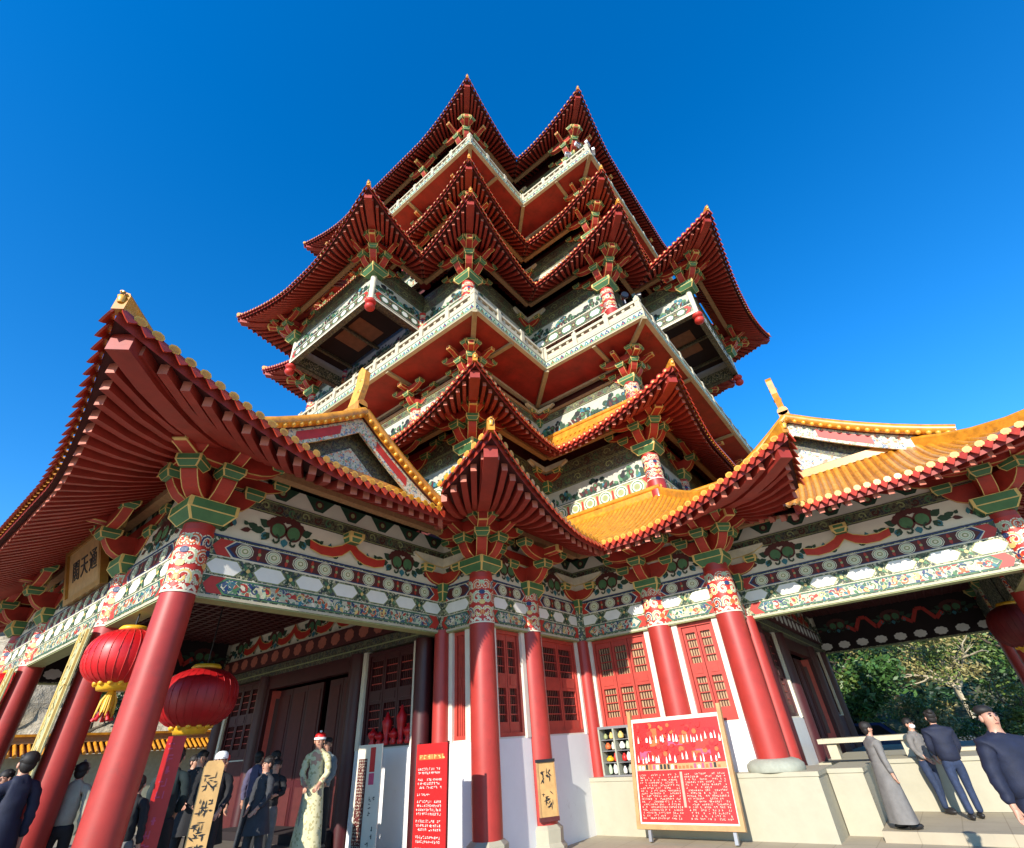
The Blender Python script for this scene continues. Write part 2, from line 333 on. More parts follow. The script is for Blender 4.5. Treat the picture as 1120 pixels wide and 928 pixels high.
def small_panel(mb, fr, L, z0, h, n0=.12, kind=0):
    """upper-storey painted beam"""
    mb.box(fr, 0, L, -.15, n0, z0, z0 + h, 'filigree'); e = n0 + .005; a = min(.3, L * .12)
    pl(mb, fr, rect(0, L, z0, z0 + .06 * h), e + .004, 'cream'); pl(mb, fr, rect(0, L, z0 + .94 * h, z0 + h), e + .004, 'cream')
    zc = z0 + h / 2; k = max(2, round((L - 2 * a) / (h * 1.05))); wl = (L - 2 * a) / k
    pl(mb, fr, hexs(a * .3, L - a * .3, z0 + .1 * h, z0 + .9 * h, .15), e, 'red_paint'); pl(mb, fr, hexs(a * .8, L - a * .8, z0 + .1 * h, z0 + .9 * h, .15), e + .003, 'filigree_dark' if kind else 'olive')
    for i in range(k):
        u = a + wl * (i + .5)
        if kind == 0:
            for q, (r, m) in enumerate(((.42, 'cream'), (.35, 'mid_green'), (.28, 'cream'), (.19, 'olive'))): pl(mb, fr, disc(u, zc, r * h, 10), e + .006 + .003 * q, m)
            if i: stroke(mb, fr, [(a + wl * i, z0 + .2 * h), (a + wl * i, z0 + .8 * h)], .12 * h, e + .006, 'red_paint')
        else:
            pl(mb, fr, hexs(u - wl * .42, u + wl * .42, z0 + .2 * h, z0 + .8 * h, .1), e + .006, 'mid_green'); pl(mb, fr, hexs(u - wl * .33, u + wl * .33, z0 + .28 * h, z0 + .72 * h, .09), e + .009, 'lozenge_white'); pl(mb, fr, disc(u + wl / 2, zc, .16 * h, 7), e + .012, 'maroon'); pl(mb, fr, disc(u + wl / 2, zc, .09 * h, 6), e + .015, 'olive')
def leaf_frieze(mb, fr, L, z0, h, n0=.08):
    mb.box(fr, 0, L, -.12, n0, z0, z0 + h, 'frieze_grey'); e = n0 + .005; k = max(1, round(L / 1.6)); wl = L / k; rng = random.Random(int(L * 97 + z0 * 13))
    for i in range(k):
        u = wl * (i + .5); q = 0
        for j in range(40):
            x = rng.uniform(-1.08, 1.08); zz = (1 - min(1, abs(x)) ** 1.8) * rng.uniform(.05, .80) + .1; q += 1
            pl(mb, fr, disc(u + x * wl * .44, z0 + h * zz, h * rng.uniform(.07, .17), 7, None, j), e + .0005 * q, rng.choice(('leaf_green', 'leaf_green', 'black_paint', 'leaf_green', 'teal_paint', 'mid_green', 'black_paint')))
        for j in range(7):
            x = (j - 3) / 3.2; pl(mb, fr, leaf(u + x * wl * .40, z0 + h * .12, h * rng.uniform(.3, .5), h * .16, 1.57 - x * .9 + rng.uniform(-.3, .3)), e + .02 + .0008 * j, rng.choice(('leaf_green', 'leaf_green', 'mid_green', 'maroon')))
        pl(mb, fr, disc(u, z0 + h * .46, h * .15, 9), e + .027, 'maroon'); pl(mb, fr, disc(u, z0 + h * .46, h * .09, 8), e + .029, 'mid_green')
    pl(mb, fr, rect(0, L, z0, z0 + .03), e + .03, 'leaf_green')
# ------------------------------------------------------------------ bracket sets (dougong)
def lerp(a, b, t): return tuple(a[i] + (b[i] - a[i]) * t for i in range(3))
def quad_edged(mb, q, e, mat, em='edge_yellow'):
    """face with a painted yellow outline e wide"""
    c = [sum(p[i] for p in q) / len(q) for i in range(3)]
    sz = min((Vector(q[i]) - Vector(q[(i + 1) % len(q)])).length for i in range(len(q))); k = min(.6, 2 * e / max(sz, .01))
    inn = [lerp(p, c, k) for p in q]
    for i in range(len(q)): j = (i + 1) % len(q); mb.poly([q[i], q[j], inn[j], inn[i]], em)
    mb.poly(inn, mat)
def arm(mb, o, d, L, h, w, z, e=.013, mat='bracket_red', both=False, back=0.):
    """boat-shaped bracket arm from o along d; curled-up end"""
    dx, dy = d; nx, ny = -dy, dx
    low = [(0, 0), (.35, .02), (.58, .10), (.76, .26), (.90, .50), (1, .74)]
    P = ([(-back, 0)] if back else []) + [(x * L, y * h) for x, y in low]
    top = [(L, h), (-back if back else 0, h)]
    if both: P = [(-x * L, y * h) for x, y in reversed(low[1:])] + [(x * L, y * h) for x, y in low]; top = [(L, h), (-L, h)]
    f = lambda s, t, zz: (o[0] + dx * s + nx * t, o[1] + dy * s + ny * t, z + zz)
    prof = P + top; hw = w / 2
    for sg in (-1, 1):
        mb.poly([f(s, sg * hw, zz) for s, zz in prof], mat)
        for i in range(len(P) - 1):                      # yellow outline along the curved edge
            (a, b), (c, dd) = P[i], P[i + 1]
            mb.poly([f(a, sg * (hw + .003), b), f(c, sg * (hw + .003), dd), f(c, sg * (hw + .003), dd + e * 1.2), f(a, sg * (hw + .003), b + e * 1.2)], 'edge_yellow')
    for i in range(len(prof)):
        (a, b), (c, dd) = prof[i], prof[(i + 1) % len(prof)]
        mb.poly([f(a, -hw, b), f(a, -hw + e, b), f(c, -hw + e, dd), f(c, -hw, dd)], 'edge_yellow'); mb.poly([f(a, -hw + e, b), f(a, hw - e, b), f(c, hw - e, dd), f(c, -hw + e, dd)], mat); mb.poly([f(a, hw - e, b), f(a, hw, b), f(c, hw, dd), f(c, hw - e, dd)], 'edge_yellow')
def block(mb, c, d, b, t, h, z, e=.02, mat='bracket_green', k=.5):
    """bearing block: tapered foot under a square head"""
    dx, dy = d; f = lambda s, u, zz: (c[0] + dx * s - dy * u, c[1] + dy * s + dx * u, zz)
    R = [[f(sx * r, sy * r, zz) for sx, sy in ((-1, -1), (1, -1), (1, 1), (-1, 1))] for r, zz in ((b / 2, z), (t / 2, z + h * k), (t / 2, z + h))]
    for i in range(4):
        j = (i + 1) % 4
        quad_edged(mb, [R[0][i], R[0][j], R[1][j], R[1][i]], e, mat); quad_edged(mb, [R[1][i], R[1][j], R[2][j], R[2][i]], e, mat)
    mb.poly(R[0], mat); mb.poly(R[2], mat)
def square_end(mb, o, d, s0, s1, w, z0, z1):
    dx, dy = d; f = lambda s, t, zz: (o[0] + dx * s - dy * t, o[1] + dy * s + dx * t, zz); hw = w / 2
    q = lambda P: quad_edged(mb, P, .02, 'bracket_red')
    q([f(s1, -hw, z0 + .03), f(s1, hw, z0 + .03), f(s1, hw, z1), f(s1, -hw, z1)])
    for sg in (-1, 1): q([f(s0, sg * hw, z0), f(s1, sg * hw, z0 + .03), f(s1, sg * hw, z1), f(s0, sg * hw, z1)])
    q([f(s0, -hw, z0), f(s1, -hw, z0 + .03), f(s1, hw, z0 + .03), f(s0, hw, z0)]); mb.poly([f(s0, -hw, z1), f(s1, -hw, z1), f(s1, hw, z1), f(s0, hw, z1)], 'bracket_red')
R2 = math.sqrt(.5)
BR = {}
def bracket_meshes(kind):
    """outward directions: corner -x and -y; flat: -y; inner: tucked into a re-entrant corner"""
    if kind in BR: return BR[kind]
    a = MB(); bl = []; O = (0, 0)
    def blk(*q): m_ = MB(); block(m_, *q); bl.append(m_.mesh('bearing_block'))
    if kind == 'corner':
        cap = MB(); block(cap, O, (1, 0), .52, .78, .36, 0, .013)
        D = [((-1, 0), .66), ((0, -1), .66), ((-R2, -R2), .86), ((1, 0), .72), ((0, 1), .72)]
        for d, L in D: arm(a, O, d, L, .48, .26, .32); blk((d[0] * (L - .06), d[1] * (L - .06)), d, .26, .38, .22, .70, .009)
        for d, p in (((-1, 0), (0, -.64)), ((0, -1), (-.64, 0))):            # outer cross arms
            arm(a, p, d, 1.05, .34, .19, .88); arm(a, p, (-d[0], -d[1]), .8, .34, .19, .88)
            for t in (-.72, .97): blk((p[0] + d[0] * t, p[1] + d[1] * t), d, .2, .30, .18, 1.12, .008)
        for d in ((-1, 0), (0, -1)): arm(a, O, d, 1.15, .34, .19, .88); square_end(a, O, d, .9, 1.30, .18, 1.06, 1.24)
        square_end(a, O, (-R2, -R2), .6, 1.42, .24, .90, 1.16); blk((-1.15 * R2, -1.15 * R2), (R2, R2), .26, .38, .2, 1.15, .009)
        for d in ((1, 0), (0, 1)): arm(a, (0, 0), d, 1.2, .3, .18, .88); blk((d[0] * 1.12, d[1] * 1.12), d, .22, .32, .18, 1.10, .008)
    elif kind == 'flat':
        cap = MB(); block(cap, O, (1, 0), .44, .66, .34, 0, .012)
        for d, L in (((0, -1), .64), ((1, 0), .66), ((-1, 0), .66)): arm(a, O, d, L, .46, .23, .31); blk((d[0] * (L - .05), d[1] * (L - .05)), d, .24, .36, .2, .66, .009)
        arm(a, (0, -.62), (1, 0), .85, .32, .18, .84, both=True)
        for sg in (-1, 1): blk((sg * .76, -.62), (1, 0), .2, .30, .18, 1.06, .008); blk((sg * 1.0, 0), (1, 0), .2, .30, .18, 1.04, .008)
        arm(a, (0, -.02), (1, 0), 1.08, .3, .18, .82, both=True)
        square_end(a, O, (0, -1), .4, 1.15, .19, .96, 1.16)
    else:
        cap = MB(); block(cap, (-.1, -.1), (1, 0), .26, .40, .42, 0, .014)
        for d in ((-1, 0), (0, -1)):
            arm(a, (-.08, -.08), d, .62, .30, .17, .40); blk((-.08 + d[0] * .56, -.08 + d[1] * .56), d, .22, .32, .18, .66, .016)
            arm(a, (-.08, -.08), d, .95, .24, .15, .86, mat='cream')
    BR[kind] = (a.mesh('bracket_set'), bl, cap.mesh('cap_block')); return BR[kind]
def bracket(parent, kind, x, y, z, rz, sc=1.0):
    a, b, cp = bracket_meshes(kind); o = put(a, 'bracket_set', parent, (x, y, z), rz); o.scale = (sc, sc, sc * .92); [put(q, 'bearing_block', o) for q in b]; put(cp, 'cap_block', o)
    return o
# ------------------------------------------------------------------ columns
def band_mesh(r, z0, z1):
    mb = MB(); n = 24
    mb.grid([[((r + .006) * math.cos(k * 2 * math.pi / n), (r + .006) * math.sin(k * 2 * math.pi / n), z) for k in range(n)] for z in (z0, z1)], 'red_paint', True, True)
    rng = random.Random(3)
    def cyl(th, z, lay): rr = r + .008 + .003 * lay; return (rr * math.cos(th), rr * math.sin(th), z)
    H = z1 - z0
    for q in range(4):
        c = q * math.pi / 2 + math.pi / 4 * 1.0
        def st(path, wd, lay, m):
            for i in range(len(path) - 1):
                (a, b), (cc, d) = path[i], path[i + 1]; l = math.hypot((cc - a) * r, d - b) or 1; x, y = -(d - b) / l * wd / 2 / r, (cc - a) * r / l * wd / 2
                mb.poly([cyl(a + x, b + y, lay), cyl(a - x, b - y, lay), cyl(cc - x, d - y, lay), cyl(cc + x, d + y, lay)], m)
        for sg in (-1, 1):
            for j, (du, zz, rad) in enumerate(((.36, .20, .14), (.40, .52, .13), (.32, .80, .12))):
                P = [(c + sg * u, z) for u, z in spiral(du, z0 + zz * H, rad, 1.2, (-.6, 2.2)[j % 2], (1, -1)[j % 2])]
                P = [(c + sg * (du + (abs(a - c) - du) / r * .9), b) for a, b in P]
                st(P, .066, 1, 'cream'); st(P, .026, 2, ('orange_paint', 'blue_paint', 'edge_yellow', 'pale_green')[(j + q) % 4])
            st([(c + sg * .1, z0 + .02 * H), (c + sg * .5, z0 + .09 * H), (c + sg * .75, z0 + .02 * H)], .05, 1, 'cream')
        for j in range(4):
            zc = z0 + (.2 + .22 * j) * H; P = [(c + a / r, b) for a, b in disc(0, zc, .065, 8, .05)]
            mb.poly([cyl(a, b, 3) for a, b in P], ('orange_paint', 'edge_yellow', 'blue_paint', 'pale_green')[j])
    mb.grid([[((r + .012) * math.cos(k * 2 * math.pi / n), (r + .012) * math.sin(k * 2 * math.pi / n), z) for k in range(n)] for z in (z0 - .02, z0 + .01)], 'cream', True, True)
    return mb.mesh('painted_band')
CM = {}
def column(parent, x, y, z0, z1, r=.33, band=None, plinth=True):
    k = (z0, z1, r, band, plinth)
    if k not in CM:
        mb = MB(); zb = z0 + (.2 if plinth == 'pad' else .42 if plinth else 0)
        mb.lathe((0, 0, 0), [(r * 1.02, zb), (r * 1.03, zb + .5), (r, (zb + z1) * .55), (r * .96, z1)], 'red_column', 32)
        pb = None
        if plinth:
            p = MB(); s_ = r * 1.28
            if plinth == 'pad': p.lathe((0, 0, 0), [(r * 1.72, z0), (r * 1.76, z0 + .03), (r * 1.74, z0 + .11), (r * 1.5, z0 + .17), (r * 1.2, z0 + .2), (r * .98, z0 + .202)], 'stone_grey', 28)
            else: p.lathe((0, 0, 0), [(s_ * 1.22, z0), (s_ * 1.22, z0 + .1), (s_ * 1.05, z0 + .16), (s_ * 1.08, z0 + .36), (s_ * .86, z0 + .42), (r, z0 + .423)], 'stone_beige', 8, False)
            pb = p.mesh('stone_plinth')
        CM[k] = (mb.mesh('column'), band_mesh(r * .985, *band) if band else None, pb)
    a, b, p = CM[k]; o = put(a, 'column', parent, (x, y, 0))
    if b: put(b, 'painted_band', o)
    if p: put(p, 'stone_plinth', o)
    return o
# ------------------------------------------------------------------ roofs
def cross(a, b, q=None, p=None, pr=1):
    arm_ = [(a, -a, 0), (b, -a, 1)] + ([(b, -q, 0), (p, -q, pr), (p, q, pr), (b, q, 0)] if q else []) + [(b, a, 1)]
    out_ = []
    for k in range(4):
        c, s_ = (1, 0, -1, 0)[k], (0, 1, 0, -1)[k]
        for x, y, cv in arm_: out_.append((x * c - y * s_, x * s_ + y * c, cv))
    return out_
def offs(poly, d):
    n = len(poly); R = []
    for i in range(n):
        p0, p1, p2 = poly[i - 1], poly[i], poly[(i + 1) % n]
        a, _ = edge(p0[:2], p1[:2]); b, _ = edge(p1[:2], p2[:2])
        R.append((p1[0] + (a.n[0] + b.n[0]) * d, p1[1] + (a.n[1] + b.n[1]) * d, p1[2]))
    return R
def roof(parent, poly, o, d_in, ze, s0, cc, rise, Rr, sp=.20, tile='tile_yellow', purlin=.5, hipw=.27, raf=.10, label=None, big=False, rsp=.255, ext=.35):
    """skirt roof round a plan polygon: tiled top, boarded underside with rafters, hip beams, hip ridges"""
    n = len(poly); T = MB(); S = MB(); RF = MB(); ED = MB()
    def zs(e, n_, d, cv0, cv1, L):
        z = ze + s0 * (o - d) + cc * (o - d) ** 2
        if d > 0:
            t = (d / o) ** 1.3
            if cv0: x = max(0, 1 - (e + o) / Rr); z += rise * cv0 * x ** 1.6 * t
            if cv1: x = max(0, 1 - (L + o - e) / Rr); z += rise * cv1 * x ** 1.6 * t
        return z
    for i in range(n):
        p0, p1 = poly[i], poly[(i + 1) % n]; fb, L = edge(p0[:2], p1[:2]); c0, c1 = p0[2], p1[2]
        def fr(s, d, z):
            x, y, z = fb(s, d, z)
            if d > 0:
                t = (min(d, o) / o) ** 1.3 * ext
                if c0: k = max(0, 1 - (s + o) / Rr) ** 1.6 * t; x += (fb.n[0] - fb.d[0]) * k; y += (fb.n[1] - fb.d[1]) * k
                if c1: k = max(0, 1 - (L + o - s) / Rr) ** 1.6 * t; x += (fb.n[0] + fb.d[0]) * k; y += (fb.n[1] + fb.d[1]) * k
            return (x, y, z)
        s_a = -o if c0 else d_in; s_b = L + o if c1 else L - d_in
        def rng_d(s):
            lo, hi = d_in, o
            if c0: lo = max(lo, -s)
            else: hi = min(hi, s)
            if c1: lo = max(lo, s - L)
            else: hi = min(hi, L - s)
            return lo, hi
        ns = max(2, round((s_b - s_a) / sp)); ND = 8; colz = []
        for k in range(ns + 1):
            s = s_a + (s_b - s_a) * k / ns; lo, hi = rng_d(s)
            if hi < lo: hi = lo = (hi + lo) / 2
            colz.append((s, [lo + (hi - lo) * j / ND for j in range(ND + 1)]))
        T.grid([[fr(s, d, zs(s, 0, d, c0, c1, L) + .13) for d in ds] for s, ds in colz], 'tile_pan')
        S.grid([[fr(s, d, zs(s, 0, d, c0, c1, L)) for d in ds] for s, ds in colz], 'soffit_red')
        # barrel tiles, their round ends and the drip tiles between them
        for k in range(1, ns):
            s, ds = colz[k]
            if ds[-1] - ds[0] < .08: continue
            full = ds[-1] > o - .01; oh_ = .07 if full else 0; rr = sp * .35
            rows = []
            for j, d in enumerate(ds):
                dd = d + (oh_ if j == ND else 0); z = zs(s, 0, d, c0, c1, L) + .13 - (.02 if j == ND and full else 0)
                rows.append([fr(s + rr * math.cos(a), dd, z + rr * .95 * math.sin(a)) for a in (math.pi, 2.3, 1.57, .84, 0)])
            T.grid(rows, tile)
            if full:
                z = zs(s, 0, o, c0, c1, L) + .12; ED.poly([fr(s + rr * 1.05 * math.cos(a * math.pi / 4), o + .075, z + .012 + rr * 1.05 * math.sin(a * math.pi / 4)) for a in range(8)], 'tile_gold' if big else 'tile_drip'); ED.poly([fr(s + rr * (.74 if big else .5) * math.cos(a * math.pi / 4), o + .079, z + .004 + rr * (.74 if big else .5) * math.sin(a * math.pi / 4)) for a in range(8)], 'tile_yellow' if big else 'edge_yellow')
        for k in range(ns):
            s = (colz[k][0] + colz[k + 1][0]) / 2; lo, hi = rng_d(s)
            if hi < o - .01: continue
            z = zs(s, 0, o, c0, c1, L) + .13; hw = (s_b - s_a) / ns * .5; dz = (zs(s + .05, 0, o, c0, c1, L) - zs(s - .05, 0, o, c0, c1, L)) * 10
            A = [(-hw, .01), (hw, .01), (hw * .8, -.06), (hw * .35, -.13), (0, -.17), (-hw * .35, -.13), (-hw * .8, -.06)]
            f1 = [fr(s + x, o + .055 - y * .45, z + y + dz * x) for x, y in A]; f0 = [fr(s + x, o + .03 - y * .45, z + y + dz * x) for x, y in A]
            ED.poly(f1, 'tile_drip'); ED.poly(f0, 'tile_drip')
            for j in range(len(A)): ED.poly([f0[j], f0[(j + 1) % len(A)], f1[(j + 1) % len(A)], f1[j]], 'tile_drip')
            ED.grid([[fr(colz[k + q][0], o, zs(colz[k + q][0], 0, o, c0, c1, L) + t) for t in (-.04, .13)] for q in (0, 1)], 'rafter_red', False)
        # rafters: square to the wall, fanning at the corners
        F = min(2.4, L * .52); e_a = -o + .16 if c0 else .12; e_b = L + o - .16 if c1 else L - .12
        ne = max(2, round((e_b - e_a) / rsp)); r_in = -.25
        for k in range(ne + 1):
            e = e_a + (e_b - e_a) * k / ne; r = e
            if c0 and e < F: r = (e + o) * (F) / (F + o)
            if c1 and e > L - F: r = L - (L + o - e) * F / (F + o)
            dmax = o - .10
            if not c0: dmax = min(dmax, e - .06)
            if not c1: dmax = min(dmax, L - e - .06)
            if dmax < .2: continue
            fan = (c0 and e < F) or (c1 and e > L - F)
            d0 = .12 if fan else r_in
            pts = []
            for j in range(6):
                d = d0 + (dmax - d0) * j / 5; s = r + (e - r) * max(0, d) / o if fan else e
                pts.append(Vector(fr(s, d, zs(s, 0, max(d, 0), c0, c1, L) + (0 if d >= 0 else s0 * -d) - .004)))
            RF.beam(pts, raf, .15, 'rafter_red', endmat='rafter_end')  # ends painted lighter, standing in for sun on them
    ro = T.build('roof', parent); S.build('soffit', ro); RF.build('rafters', ro); ED.build('eave_tiles', ro)
    if label: ro['label'] = label
    zf = lambda d, cv: ze + s0 * (o - d) + cc * (o - d) ** 2 + (rise * cv * max(0, 1 - (o - d) / Rr) ** 1.6 * (max(d, 0) / o) ** 1.3)
    for i in range(n):
        x, y, cv = poly[i]
        if not cv: continue
        HP = MB(); HR = MB()
        a, _ = edge(poly[i - 1][:2], (x, y)); b, _ = edge((x, y), poly[(i + 1) % n][:2]); dx, dy = a.n[0] + b.n[0], a.n[1] + b.n[1]
        g_ = lambda d: d + (ext * max(0, 1 - (o - min(d, o)) / Rr) ** 1.6 * (min(d, o) / o) ** 1.3 if d > 0 else 0)
        f = lambda d, t: Vector((x + dx * g_(d), y + dy * g_(d), zf(min(d, o), cv) + t))
        HP.beam([f(d, -.02) for d in (-.2, .2, o * .4, o * .6, o * .8, o - .10)], hipw, hipw * .95, 'rafter_red')
        HP.build('hip_beam', ro)
        ds = [d_in + (o - d_in) * j / 9 for j in range(10)]; pts = [f(d, .30) for d in ds]; pts += [f(o, .30) + Vector((dx, dy, 0)) * .03]
        HR.beam(pts, .13, .2, tile); HR.tube([p + Vector((0, 0, .0)) for p in pts], .07, tile, 8)
        tip = pts[-1]; k = .3
        HR.tube([tip + Vector((0, 0, -.10)), tip + Vector((dx * .02, dy * .02, -.02)), tip + Vector((dx * .03, dy * .03, .09 * k)), tip + Vector((dx * .01, dy * .01, .17 * k))], [.035, .04, .03, .015], 'tile_gold', 8)
        HR.build('hip_ridge', ro)
    if purlin:
        PU = MB(); pp = offs(poly, purlin); zp = ze + s0 * (o - purlin) + cc * (o - purlin) ** 2 - .17
        for i in range(n):
            fr, L = edge(pp[i][:2], pp[(i + 1) % n][:2]); PU.box(fr, -.07 if pp[i][2] else .07, L + (.07 if pp[(i + 1) % n][2] else -.07), -.09, .09, zp - .17, zp, 'purlin_tan')
            k = int(L / .2)
            for j in range(k):
                u = L * (j + .5) / k; stroke(PU, fr, [(u + .08 * math.cos(t), zp - .01 + .1 * math.sin(t)) for t in (0, .8, 1.57, 2.3, 3.14)], .025, .10, 'leaf_green')
        PU.build('eave_purlin', ro)
    RT = MB(); ip = offs(poly, d_in + .12); zt = ze + s0 * (o - d_in) + cc * (o - d_in) ** 2
    for i in range(n):
        fr, L = edge(ip[i][:2], ip[(i + 1) % n][:2]); RT.box(fr, -.1, L + .1, -.12, .12, zt - .1, zt + .25, tile); RT.tube([fr(-.1, .1, zt + .2), fr(L + .1, .1, zt + .2)], .08, tile, 8)
    RT.build('wall_ridge', ro)
    return ro
# ------------------------------------------------------------------ the ground
CX, CY = 18.5, 13.5
g = MB(); g.grid([[(x, y, 0) for x in (-300, -60, -20, 0, 20, 40, 60, 300)] for y in (-300, -60, -20, 0, 20, 40, 60, 300)], 'stone_beige', False)
def paving():
    m = M('paving', (.40, .34, .24), .8, .08, 2, .1, stain=((.33, .28, .20), .7, .6)); n = m.node_tree.nodes; L = m.node_tree.links; p = n['Principled BSDF']
    br = n.new('ShaderNodeTexBrick'); br.inputs['Scale'].default_value = 1.0; br.inputs['Mortar Size'].default_value = .008; br.inputs['Brick Width'].default_value = .9; br.inputs['Row Height'].default_value = .6
    br.inputs['Color1'].default_value = (1, 1, 1, 1); br.inputs['Color2'].default_value = (.95, .95, .94, 1); br.inputs['Mortar'].default_value = (.74, .72, .7, 1)
    tc = n.new('ShaderNodeTexCoord'); L.new(tc.outputs['Object'], br.inputs['Vector'])
    mx = n.new('ShaderNodeMix'); mx.data_type = 'RGBA'; mx.blend_type = 'MULTIPLY'; mx.inputs[0].default_value = 1
    s = p.inputs['Base Color'].links[0].from_socket; L.new(s, mx.inputs[6]); L.new(br.outputs[0], mx.inputs[7]); L.new(mx.outputs[2], p.inputs['Base Color'])
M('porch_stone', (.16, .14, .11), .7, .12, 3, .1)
paving(); MATS['stone_floor'] = MATS['paving']
g.names = ['paving']; tag(g.build('ground'), kind='structure')
# ------------------------------------------------------------------ the pagoda
PG = empty('pagoda_tower', (CX, CY, 0), label='tall red many-eaved Chinese pagoda with painted beams, two porches and stacked upturned tiled roofs', cat='pagoda')
CR = MB()
def core(poly, z0, z1, mat, ins=.25, name='wall'):
    P = offs(poly, -ins); mb = MB()
    for i in range(len(P)):
        a, b = P[i], P[(i + 1) % len(P)]; mb.poly([(a[0], a[1], z0), (b[0], b[1], z0), (b[0], b[1], z1), (a[0], a[1], z1)], mat)
    mb.poly([(x, y, z1) for x, y, c in P], mat); return mb.build(name, PG)
OFF = Vector((.4, .4, 0)); UPPER = True
A_, B_, Q_, P_ = 5.4, 9.48, 2.75, 12.1
UP = cross(A_, B_); BAY = cross(A_, B_, Q_, P_)
GA, GB, GQ, GP = 6.4, 10.4, 5.2, 15.85
# edges that the place shows: front and sides of the near arms, sides of the far arms
EDG = [((-B_, A_), (-B_, -A_), 1), ((-B_, -A_), (-A_, -A_), 0), ((-A_, -A_), (-A_, -B_), 0), ((-A_, -B_), (A_, -B_), 1), ((-A_, B_), (-A_, A_), 0), ((A_, -A_), (B_, -A_), 0)]
SEGS = []
for p0, p1, front in EDG:
    if front:
        t = [0, (A_ - Q_) / (2 * A_), (A_ + Q_) / (2 * A_), 1]
        for i in range(3): SEGS.append(((p0[0] + (p1[0] - p0[0]) * t[i], p0[1] + (p1[1] - p0[1]) * t[i]), (p0[0] + (p1[0] - p0[0]) * t[i + 1], p0[1] + (p1[1] - p0[1]) * t[i + 1])))
    else: SEGS.append((p0, p1))
CORN = [(-B_, -A_, 0), (-A_, -B_, 0), (-B_, A_, -math.pi / 2), (A_, -B_, math.pi / 2), (-A_, B_, -math.pi / 2), (B_, -A_, math.pi / 2)]
MIDS = [(-B_, Q_, -math.pi / 2), (-B_, -Q_, -math.pi / 2), (-Q_, -B_, 0), (Q_, -B_, 0)]
INN = [(-A_, -A_, 0)]
def brackets(z, sc, mids=True, corn=CORN):
    for x, y, r in corn: bracket(PG, 'corner', x, y, z, r, sc)
    if mids:
        for x, y, r in MIDS: bracket(PG, 'flat', x, y, z, r, sc)
    for x, y, r in INN: bracket(PG, 'inner', x, y, z, r, sc)
def storey_cols(z0, z1, r=.26, band=None):
    for x, y, _ in CORN + MIDS: column(PG, x, y, z0, z1, r, band, False)
def window(parent, fr, u0, u1, z0, z1, leaves, n=-.10, mat='door_red', pane='pane_tan', rows=2):
    W = MB(); LT = MB(); PN = MB(); f = .07
    W.box(fr, u0, u1, n - .06, n + .08, z1 - f, z1, mat); W.box(fr, u0, u1, n - .06, n + .08, z0, z0 + f, mat)
    W.box(fr, u0, u0 + f, n - .06, n + .078, z0 + f, z1 - f, mat); W.box(fr, u1 - f, u1, n - .06, n + .078, z0 + f, z1 - f, mat)
    wl = (u1 - u0 - 2 * f) / leaves
    PN.box(fr, u0 + f, u1 - f, n - .05, n - .035, z0 + f, z1 - f, pane)
    H = z1 - z0 - 2 * f; b = .055
    for i in range(leaves):
        a = u0 + f + wl * i + .008; c = a + wl - .016
        W.box(fr, a, a + b, n - .03, n + .04, z0 + f, z1 - f, mat); W.box(fr, c - b, c, n - .03, n + .04, z0 + f, z1 - f, mat)
        cells = ((.10, .43), (.58, .93)) if rows == 2 else ((.3, .95),)
        prev = 0
        for lo, hi in cells:
            W.box(fr, a + b, c - b, n - .03, n + .038, z0 + f + H * prev, z0 + f + H * lo, mat)
            prev = hi
            y0, y1 = z0 + f + H * lo, z0 + f + H * hi; nb = max(4, int((c - a - 2 * b) / .065))
            for k in range(1, nb): LT.box(fr, a + b + (c - a - 2 * b) * k / nb - .007, a + b + (c - a - 2 * b) * k / nb + .007, n - .02, n + .012, y0, y1, 'maroon')
            for t in (.22, .5, .78): LT.box(fr, a + b, c - b, n - .018, n + .016, y0 + (y1 - y0) * t - .01, y0 + (y1 - y0) * t + .01, 'door_red')
        W.box(fr, a + b, c - b, n - .03, n + .038, z0 + f + H * prev, z1 - f, mat)
        W.box(fr, a + b + .03, c - b - .03, n + .038, n + .05, z0 + f + H * .465, z0 + f + H * .55, mat)
    w_ = W.build('window', parent); LT.build('lattice', w_); PN.build('pane', w_)
    return w_
# --- first eave round the ground floor and both porches
GPOLY = cross(GA, GB, GQ, GP - .35, .72)
UPPER = False
roof(PG, GPOLY, 2.2, -1.4, 5.38, .42, .07, .86, 3.2, .17, 'tile_yellow',   .55, .25, .11, 'lowest eave of yellow glazed tiles sweeping round the porches', True, .25, .5)
UPPER = True
# --- storey two and its eave
core(UP, 6.9, 11.4, 'maroon')
for p0, p1 in SEGS:
    fr, L = edge(p0, p1); mb = MB(); small_panel(mb, fr, L, 7.98, .58); leaf_frieze(mb, fr, L, 8.57, .62); darkband(mb, fr, L, 9.2, .5); darkband(mb, fr, L, 9.72, .5, .03); mb.build('painted_beam', PG)
storey_cols(7.4, 9.25, .27, (8.3, 9.2)); brackets(9.22, 1.05)
roof(PG, UP, 1.65, 0, 9.68, .60, .2, .80, 3.6, label='second eave of yellow tiles above the entrance corner')
